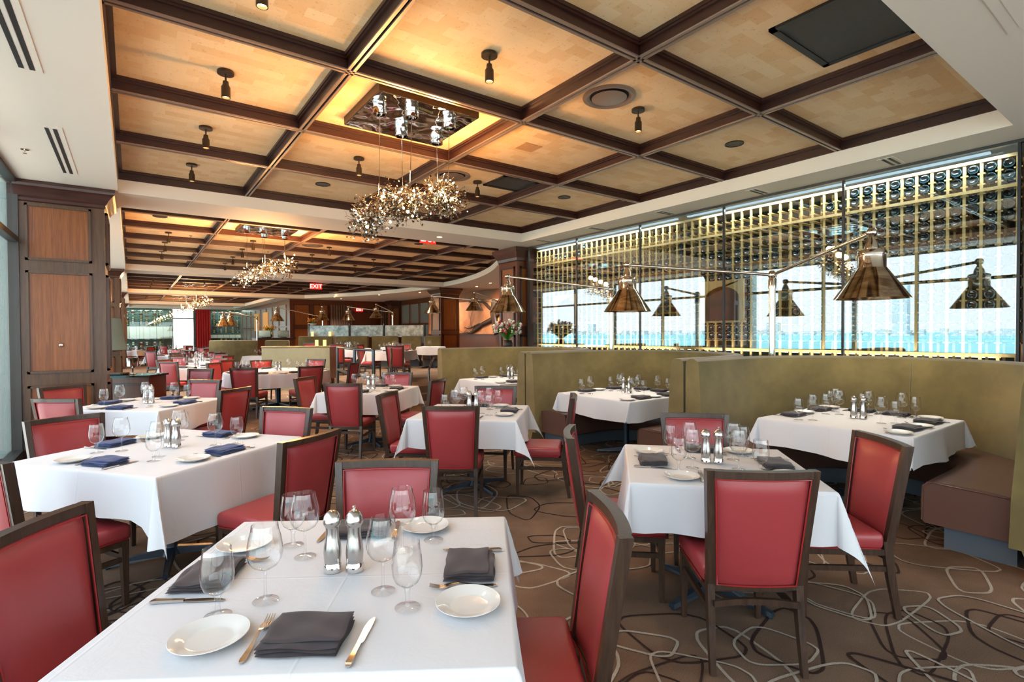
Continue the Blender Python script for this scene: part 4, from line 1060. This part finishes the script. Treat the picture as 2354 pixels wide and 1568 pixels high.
# flowers
def bloom(mb, x, y, z, r, r_):
    for k in range(5):
        a = k*1.2566+r_.random(); Mx = tr(x, y, z) @ rotz(a) @ Matrix.Rotation(R(r_.uniform(20, 70)), 4, 'Y')
        mb.add([(0,0,0),(r*.45,-r*.32,r*.25),(r,0,r*.35),(r*.45,r*.32,r*.25)], [(0,1,2),(0,2,3)], Mx)
    mb.lathe([(.0,0),(r*.45,r*.2),(r*.5,r*.6),(.0,r*.95)], 7, tr(x, y, z), False, False)
def flowers(name, x, y, z, w, h, cols, label, vase, sd, leaves=26, nb=26):
    r_ = random.Random(sd); t = thing(name, label, 'flowers', (x, y, z))
    MB().lathe(vase[0], 20, None, True, False).build('vase', vase[1], t, 50); vt = vase[0][-1][1]
    lf = MB()
    for k in range(leaves):
        a = r_.random()*6.28; q = r_.uniform(.4, 1); L = h*r_.uniform(.5, .95)
        b = Vector((math.cos(a)*w*.5*q, math.sin(a)*w*.5*q, vt+L*.75)); m = Vector((b.x*.35, b.y*.35, vt+L*.55)); s = Vector((-math.sin(a), math.cos(a), 0))*h*.045
        lf.add([(0,0,vt-.02), tuple(m-s), tuple(b), tuple(m+s)], [(0,1,2),(0,2,3)])
    for k in range(nb//2):
        a = r_.random()*6.28; lf.tube([(0,0,vt-.02), (math.cos(a)*w*.2, math.sin(a)*w*.2, vt+h*.4), (math.cos(a)*w*.42, math.sin(a)*w*.42, vt+h*r_.uniform(.5,.9))], .003, 4, cap=False)
    lf.build('foliage', M['leaf'], t)
    for ci, c in enumerate(cols):
        b = MB()
        for k in range(nb//len(cols)+1):
            a = r_.random()*6.28; q = math.sqrt(r_.random()); bloom(b, math.cos(a)*w*.5*q, math.sin(a)*w*.5*q, vt+h*(.30+.62*r_.random()*(1-q*.35)), w*r_.uniform(.06, .10), r_)
        b.build('blossom', M[c], t, 60)['kind'] = 'stuff'
V1 = [(.07,0),(.10,.05),(.105,.12),(.08,.17),(.09,.19)]
flowers('flower_arrangement', 6.50, 9.08, 1.20, .62, .48, ['petalw', 'petalw', 'petalw', 'petalp', 'petalr'], 'large arrangement of white, pink and dark red flowers behind the third booth', (V1, M['dark']), 4, 40, 95)
flowers('flower_arrangement', 6.7, 24.8, 1.92, .62, .30, ['petalo', 'petaly'], 'orange and yellow flowers in a bowl on a tall stand by the metal screens', ([(.04,0),(.16,.04),(.2,.1)], M['plate']), 5, 22, 30)
tag(MB().lathe([(.14,.302),(.14,.33),(.03,.36),(.03,1.86),(.10,1.90),(.10,1.918)], 16, tr(6.7, 24.8, 0)).build('flower_stand', M['dark'], None, 40), 'tall dark stand under the orange flowers', 'stand')
flowers('flower_arrangement', 5.6, 28.4, 1.36, .62, .50, ['petaly', 'petaly', 'petalo'], 'tall yellow flowers behind the order screens', (V1, M['dark']), 6, 24, 40)
t = thing('host_counter', 'dark wooden counter carrying two order screens before the far panelled wall', 'counter')
MB().box(4.9, 6.6, 27.6, 28.9, .001, 1.30).build('body', M['panel_dark'], t); MB().box(4.85, 6.65, 27.55, 28.95, 1.30, 1.355).build('countertop', M['dark'], t)
for k, x in enumerate((5.25, 6.1)):
    t = thing('order_screen', 'dark grey order screen on the far counter, %s one' % ('left', 'right')[k], 'screen', (x, 27.75, 1.356), R(-25), 'order screens')
    MB().rbox(-.27, .27, -.03, .06, .04, .36, .02).build('housing', M['tv'], t, 40); MB().box(-.12, .12, -.08, .1, 0, .05).build('base', M['dark'], t)
# curtains and dark doorway in the back wall
def curtain(x0, x1, y, z0, z1, mat, label, amp=.05, n=9):
    g = []
    for z in (z0, (z0+z1)/2, z1):
        g.append([(lerp(x0, x1, i/80), y+amp*math.sin(i/80*n*2*PI)*(1-.3*(z-z0)/(z1-z0)), z) for i in range(81)])
    for row in list(reversed(g)): g.append([(p[0], p[1]+.012, p[2]) for p in row])
    o = MB().grid(g).build('curtain', M[mat], None, 60); tag(o, label, 'curtain')
curtain(9.2, 10.5, 30.35, .31, 3.2, 'browncurtain', 'wide brown pleated curtain left of the dark doorway'); curtain(12.2, 12.7, 30.35, .31, 3.2, 'browncurtain', 'narrow brown pleated curtain right of the dark doorway', n=4)
curtain(3.85, 4.8, 45.2, .05, 3.4, 'redcurtain', 'tall red pleated curtain beside the far cellar', n=6)
d = bpy.data.objects.new('door_1', None); COL.objects.link(d); struct(d); MB().box(10.6, 12.1, 30.46, 30.5, .3, 2.75).build('door_leaf', M['panel_dark'], d); MB().box(10.5, 12.2, 30.44, 30.5, 2.75, 2.85).build('door_frame', M['crown'], d)
# tree relief on copper ground
t = thing('tree_artwork', 'wide copper coloured panel with a dark bare tree in relief on the right back wall', 'artwork')
MB().box(12.83, 12.898, 16.7, 25.2, 1.50, 3.02).build('copper_panel', M['art'], t)
r_ = random.Random(3); tm = MB()
def branch(p, d, L, r, dep):
    pts = [p]; rr = [r]
    for k in range(5):
        d = (d+Vector((0, r_.uniform(-.35,.35), r_.uniform(-.3,.3)))).normalized(); q = pts[-1]+d*L/5
        q.z = min(max(q.z, 1.53), 2.99); q.y = min(max(q.y, 16.75), 25.1); pts.append(q); rr.append(r*(1-.14*(k+1)))
    tm.tube(pts, rr, 7)
    if dep:
        for k in range(3): branch(pts[2+k], (d+Vector((0, r_.choice((-1,1))*r_.uniform(.6,1.3), r_.uniform(-.5,.7)))).normalized(), L*.62, rr[2+k]*.6, dep-1)
tm.tube([(12.66, 18.6, 1.52), (12.66, 18.75, 1.9), (12.66, 18.9, 2.4), (12.66, 18.8, 2.98)], [.21, .19, .18, .18], 9)
branch(Vector((12.70, 18.8, 2.2)), Vector((0, 1, -.25)), 2.6, .13, 3); branch(Vector((12.70, 18.9, 2.5)), Vector((0, 1, .2)), 2.4, .10, 3); branch(Vector((12.70, 18.7, 2.3)), Vector((0, -1, .2)), 1.4, .09, 2)
tm.v = [(min(12.832, 12.83-(12.80-x)*.6) if x < 12.9 else 12.832, y, z) for x, y, z in tm.v]; tm.build('tree_relief', M['frame'], t, 60)
# yellow pictures on the far side wall
for k, y in enumerate((36.0, 39.0)):
    o = MB().box(7.0, 7.045, y, y+1.6, 1.75, 2.95).build('picture_panel', plain('yellow_picture', (214,158,70), .5)); tag(o, '%s plain yellow panel picture on the far side wall' % ('nearer', 'farther')[k], 'picture', 'yellow panel pictures')
# far cellar with bottles lying behind glass
for a, b in ((-1.1, .7), (.7, 2.45), (4.85, 6.0), (6.0, 7.05)): struct(MB().box(a+.01, b-.01, 45.5, 45.52, .05, ZS-.02).build('wall_glass_pane', M['farpane']))
struct(MB().box(-1.1, 2.45, 46.6, 46.64, 1.25, 2.15).box(4.85, 7.05, 46.6, 46.64, 1.25, 1.5).build('wall_far_panel', M['paint']))  # pale boards stand in for bright outdoor light in the cellar glass
bpy.data.objects.remove(bpy.data.objects['wall_far'])
slab('wall_far', -1.3, 2.45, 46.7, 46.8, 0, ZB, 'greenroom'); slab('wall_far', 3.8, 7.2, 46.7, 46.8, 0, ZB, 'greenroom')
window(8, 2.45, 3.8, 'x', 46.0)
lb = MB(); r_ = random.Random(9)
def side_bottle(x, y, z, s):
    g = tr(x, y, z) @ Matrix.Rotation(s*PI/2, 4, 'Y')
    lb.mi = 0; lb.lathe([(.0,-.15),(.045,-.15),(.045,.05),(.016,.10),(.016,.17),(.0,.17)], 8, g, False, False)
    lb.mi = r_.choice((1,1,1,2,3)); lb.lathe([(.046,-.10),(.046,.02)], 8, g, False, False)
for x0, x1, z0, z1 in ((-.9, 2.3, 2.25, 3.3), (-.9, 2.3, .35, 1.1), (4.95, 6.95, 1.7, 3.3), (4.95, 6.95, .4, 1.2)):
    for c in range(int((x1-x0)/.40)):
        if r_.random() < .1: continue
        z = z0
        while z < z1: side_bottle(x0+.2+c*.40, 45.95, z, -1 if c % 2 else 1) if r_.random() < .88 else None; z += .125
o = lb.build('cellar_wine', [M['bottle'], M['label'], plain('label_red', (170,30,30), .6), plain('label_gold', (200,160,70), .6)], None, 40); tag(o, 'rows of labelled bottles lying behind the glass of the far cellar', 'wine bottles', None, 'stuff')
t = thing('cellar_rack', 'slim metal bottle rack behind the far cellar glass', 'rack')
for x in [-.95+.4*k for k in range(9)]+[4.95+.4*k for k in range(6)]: MB().box(x-.008, x+.008, 46.0, 46.02, 0, 3.4).build('post', M['rail'], t)
for z in (1.22, 2.2): MB().box(-1.1, 2.4, 45.8, 46.3, z-.02, z).build('shelf', M['farpane'], t)
# service cabinet, cooler bucket and tablet beside the first pillar
CM = tr(-.02, 10.75, 0) @ rotz(R(-32))
t = thing('service_cabinet', 'reddish wood service cabinet with dark glass top beyond the wood pillar', 'cabinet', (-.02, 10.75, 0), R(-32))
MB().box(-.42, .42, -.24, .24, .002, .86).build('body', M['panel_dark'], t); MB().box(-.45, .45, -.27, .27, .86, .89).build('glass_top', plain('dark_glass', (16,24,22), .05), t)
f = MB(); moulding(f, -.34, .34, .15, .76, -.24, .04, .015); f.build('panel_moulding', M['crown'], t)
t = thing('wine_bucket', 'polished wine bucket on the service cabinet', 'bucket', (0.0, 10.72, .891))
MB().lathe([(.05,0),(.055,.005),(.012,.02),(.012,.10),(.03,.115)], 16, None, True, False).build('stem', M['chrome'], t, 50); MB().lathe([(.03,.115),(.075,.135),(.082,.27),(.088,.275),(.078,.27),(.07,.14)], 20, None, False, False).build('bowl', M['chrome'], t, 50)
tag(MB().rbox(-.17, .17, -.11, .11, 0, .03, .008, 2, tr(-.24, 10.84, .891) @ rotz(R(-32))).build('menu_holder', M['frame']), 'flat brown menu holder lying on the service cabinet', 'menu holder')
t = thing('order_screen', 'pale tilted order screen on the second window pillar', 'screen', (-.36, 18.6, 1.1), R(35), 'order screens')
MB().rbox(-.27, .27, -.05, .03, 0, .95, .03, 2, Matrix.Rotation(R(-14), 4, 'X')).build('housing', M['tv'], t, 40); MB().box(-.03, .03, .05, .4, .3, .4).build('arm', M['dark'], t)
tag(MB().box(XW-.75, XW-.07, 9.05, 9.6, -.29, 6).build('wall_outer_pier', plain('pale_render', (196,214,208), .8)), 'pale outer pier outside the window by the wood pillar', 'outside wall', None, 'structure')  # added block that keeps the bright sky out of this pane

# ------------------------------------------------------------------ outside: bay, far shore
sea = NT('bay_water'); f = sea.noise(sea.coord((.02,.005,1)), 1.5, 4); sea.pr(sea.ramp(f, [(.3, srgb(96,164,172)), (.7, srgb(140,198,202))]), .6, 0, .3)
struct(MB().box(-4000, -12, -4000, 4000, -7.1, -7).build('sea', sea.m))
struct(MB().box(-12, -1.4, -300, 300, -7.0, -.3).build('terrace_ground', plain('pale_paving', (206,202,194), .8)))  # added terrace, bounces daylight up to the ceiling
sk = MB(); r_ = random.Random(12)
for k in range(240):
    y = r_.uniform(-900, 2600); h = r_.uniform(3, 11) if r_.random() < .96 else r_.uniform(18, 34)
    x = -1100-r_.uniform(0, 200); w = r_.uniform(8, 30); sk.box(x, x+12, y, y+w, -7, h-5)
sk.box(-1090, -1075, 330, 352, -7, 88)
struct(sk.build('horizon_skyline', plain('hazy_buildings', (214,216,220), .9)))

# ------------------------------------------------------------------ light
def light(name, typ, loc, e, col, **kw):
    l = bpy.data.lights.new(name, typ); l.energy = e; l.color = col
    for k, v in kw.items(): setattr(l, k, v)
    o = bpy.data.objects.new(name, l); COL.objects.link(o); o.location = loc; return o
WARM = (1, .50, .17); SOFT = (1, .90, .77)
for k, (x, y, z) in enumerate(CHL): light('chandelier_glow', 'POINT', (x, y, z+.30), 36 if y < 9 else 100, WARM, shadow_soft_size=.06)
for (x, y) in SPOTS:
    o = light('spot_beam', 'SPOT', (x, y, ZP-.24), 60 if y < 9 else 380, SOFT, spot_size=R(95), spot_blend=.8, shadow_soft_size=.04)
for (x, y, z) in LAMPS: light('booth_lamp_glow', 'SPOT', (x, y, z), 75, (1, .88, .72), spot_size=R(140), spot_blend=.6, shadow_soft_size=.05)
for k, (x, y) in enumerate(DL):
    o = light('downlight_beam', 'SPOT', (x, y, ZS-.02), 520, SOFT, spot_size=R(110), spot_blend=.7, shadow_soft_size=.05)
    if k in (2, 3, 4): o.rotation_euler = (0, R(-42), 0)
for y in (3.2, 7.3):
    o = light('cellar_tube', 'AREA', (7.335, y, 3.40), 46, (.80, .95, 1), shape='RECTANGLE', size=.08, size_y=3.6)
    o = light('cellar_strip', 'AREA', (7.335, y, 1.20), 16, (1, .93, .84), shape='RECTANGLE', size=.08, size_y=3.6); o.rotation_euler = (PI, 0, 0)
o = light('far_cellar_tube', 'AREA', (1.0, 46.1, 3.40), 90, (.85, 1, .95), shape='RECTANGLE', size=3, size_y=.4)  # added pair of fill lamps without fixtures, brighten the far cellar
o = light('far_cellar_tube', 'AREA', (6.0, 46.1, 3.40), 60, (.85, 1, .95), shape='RECTANGLE', size=2, size_y=.4)
o = light('sun', 'SUN', (0, 0, 30), 14, (1, .95, .88), angle=R(2)); o.rotation_euler = (0, R(22), 0)  # added steep sun on the terrace, for its bounce into the room
o = light('window_portal', 'AREA', (XW-.06, 20.7, 1.8), 1, (1,1,1), shape='RECTANGLE', size=3.4, size_y=50); o.rotation_euler = (0, -PI/2, 0); o.data.cycles.is_portal = True
o = light('window_portal', 'AREA', (3.0, -4.16, 1.8), 1, (1,1,1), shape='RECTANGLE', size=8.4, size_y=3.4); o.rotation_euler = (PI/2, 0, 0); o.data.cycles.is_portal = True

w = bpy.data.worlds.new('sky'); SC.world = w; w.use_nodes = True; nt = w.node_tree; nt.nodes.clear()
n = nt.nodes.new; tc = n('ShaderNodeTexCoord'); sep = n('ShaderNodeSeparateXYZ'); nt.links.new(tc.outputs['Generated'], sep.inputs[0])
rp = n('ShaderNodeValToRGB'); nt.links.new(sep.outputs['Z'], rp.inputs[0]); e = rp.color_ramp.elements
e[0].position = 0; e[0].color = (.95, .97, 1, 1); e[1].position = .5; e[1].color = (.62, .78, 1, 1)
mp = n('ShaderNodeMapping'); mp.inputs['Scale'].default_value = (1, 1, 3.5); nt.links.new(tc.outputs['Generated'], mp.inputs[0])
no = n('ShaderNodeTexNoise'); no.inputs['Scale'].default_value = 3; no.inputs['Detail'].default_value = 5; nt.links.new(mp.outputs[0], no.inputs['Vector'])
cr = n('ShaderNodeValToRGB'); nt.links.new(no.outputs['Fac'], cr.inputs[0]); cr.color_ramp.elements[0].position = .42; cr.color_ramp.elements[1].position = .62
mx = n('ShaderNodeMix'); mx.data_type = 'RGBA'; nt.links.new(cr.outputs[0], mx.inputs['Factor']); nt.links.new(rp.outputs[0], mx.inputs['A']); mx.inputs['B'].default_value = (1, .97, .99, 1)
bg = n('ShaderNodeBackground'); nt.links.new(mx.outputs['Result'], bg.inputs[0]); bg.inputs[1].default_value = 4.1
ow = n('ShaderNodeOutputWorld'); nt.links.new(bg.outputs[0], ow.inputs[0])

# ------------------------------------------------------------------ camera and view
cam = bpy.data.cameras.new('camera'); cam.sensor_width = 36; cam.lens = 1200.1/2354*36; cam.clip_start = .05; cam.clip_end = 6000
co = bpy.data.objects.new('camera', cam); COL.objects.link(co); SC.camera = co
yaw, pit, rol = 0.62905611, -0.01592705, -0.00508035
fw = Vector((math.sin(yaw)*math.cos(pit), math.cos(yaw)*math.cos(pit), math.sin(pit))); rt = Vector((math.cos(yaw), -math.sin(yaw), 0)); up = rt.cross(fw)
r2 = rt*math.cos(rol)+up*math.sin(rol); u2 = -rt*math.sin(rol)+up*math.cos(rol)
co.matrix_world = Matrix(((r2.x, u2.x, -fw.x, 0), (r2.y, u2.y, -fw.y, 0), (r2.z, u2.z, -fw.z, 1.55), (0, 0, 0, 1)))
vs = SC.view_settings; vs.view_transform = 'Standard'; vs.look = 'None'; vs.gamma = 1; vs.use_curve_mapping = False; vs.exposure = 0.22
cy = SC.cycles; cy.max_bounces = 8; cy.diffuse_bounces = 3; cy.glossy_bounces = 4; cy.transmission_bounces = 4; cy.transparent_max_bounces = 24
cy.caustics_reflective = False; cy.caustics_refractive = False; cy.sample_clamp_indirect = 6; cy.use_denoising = True
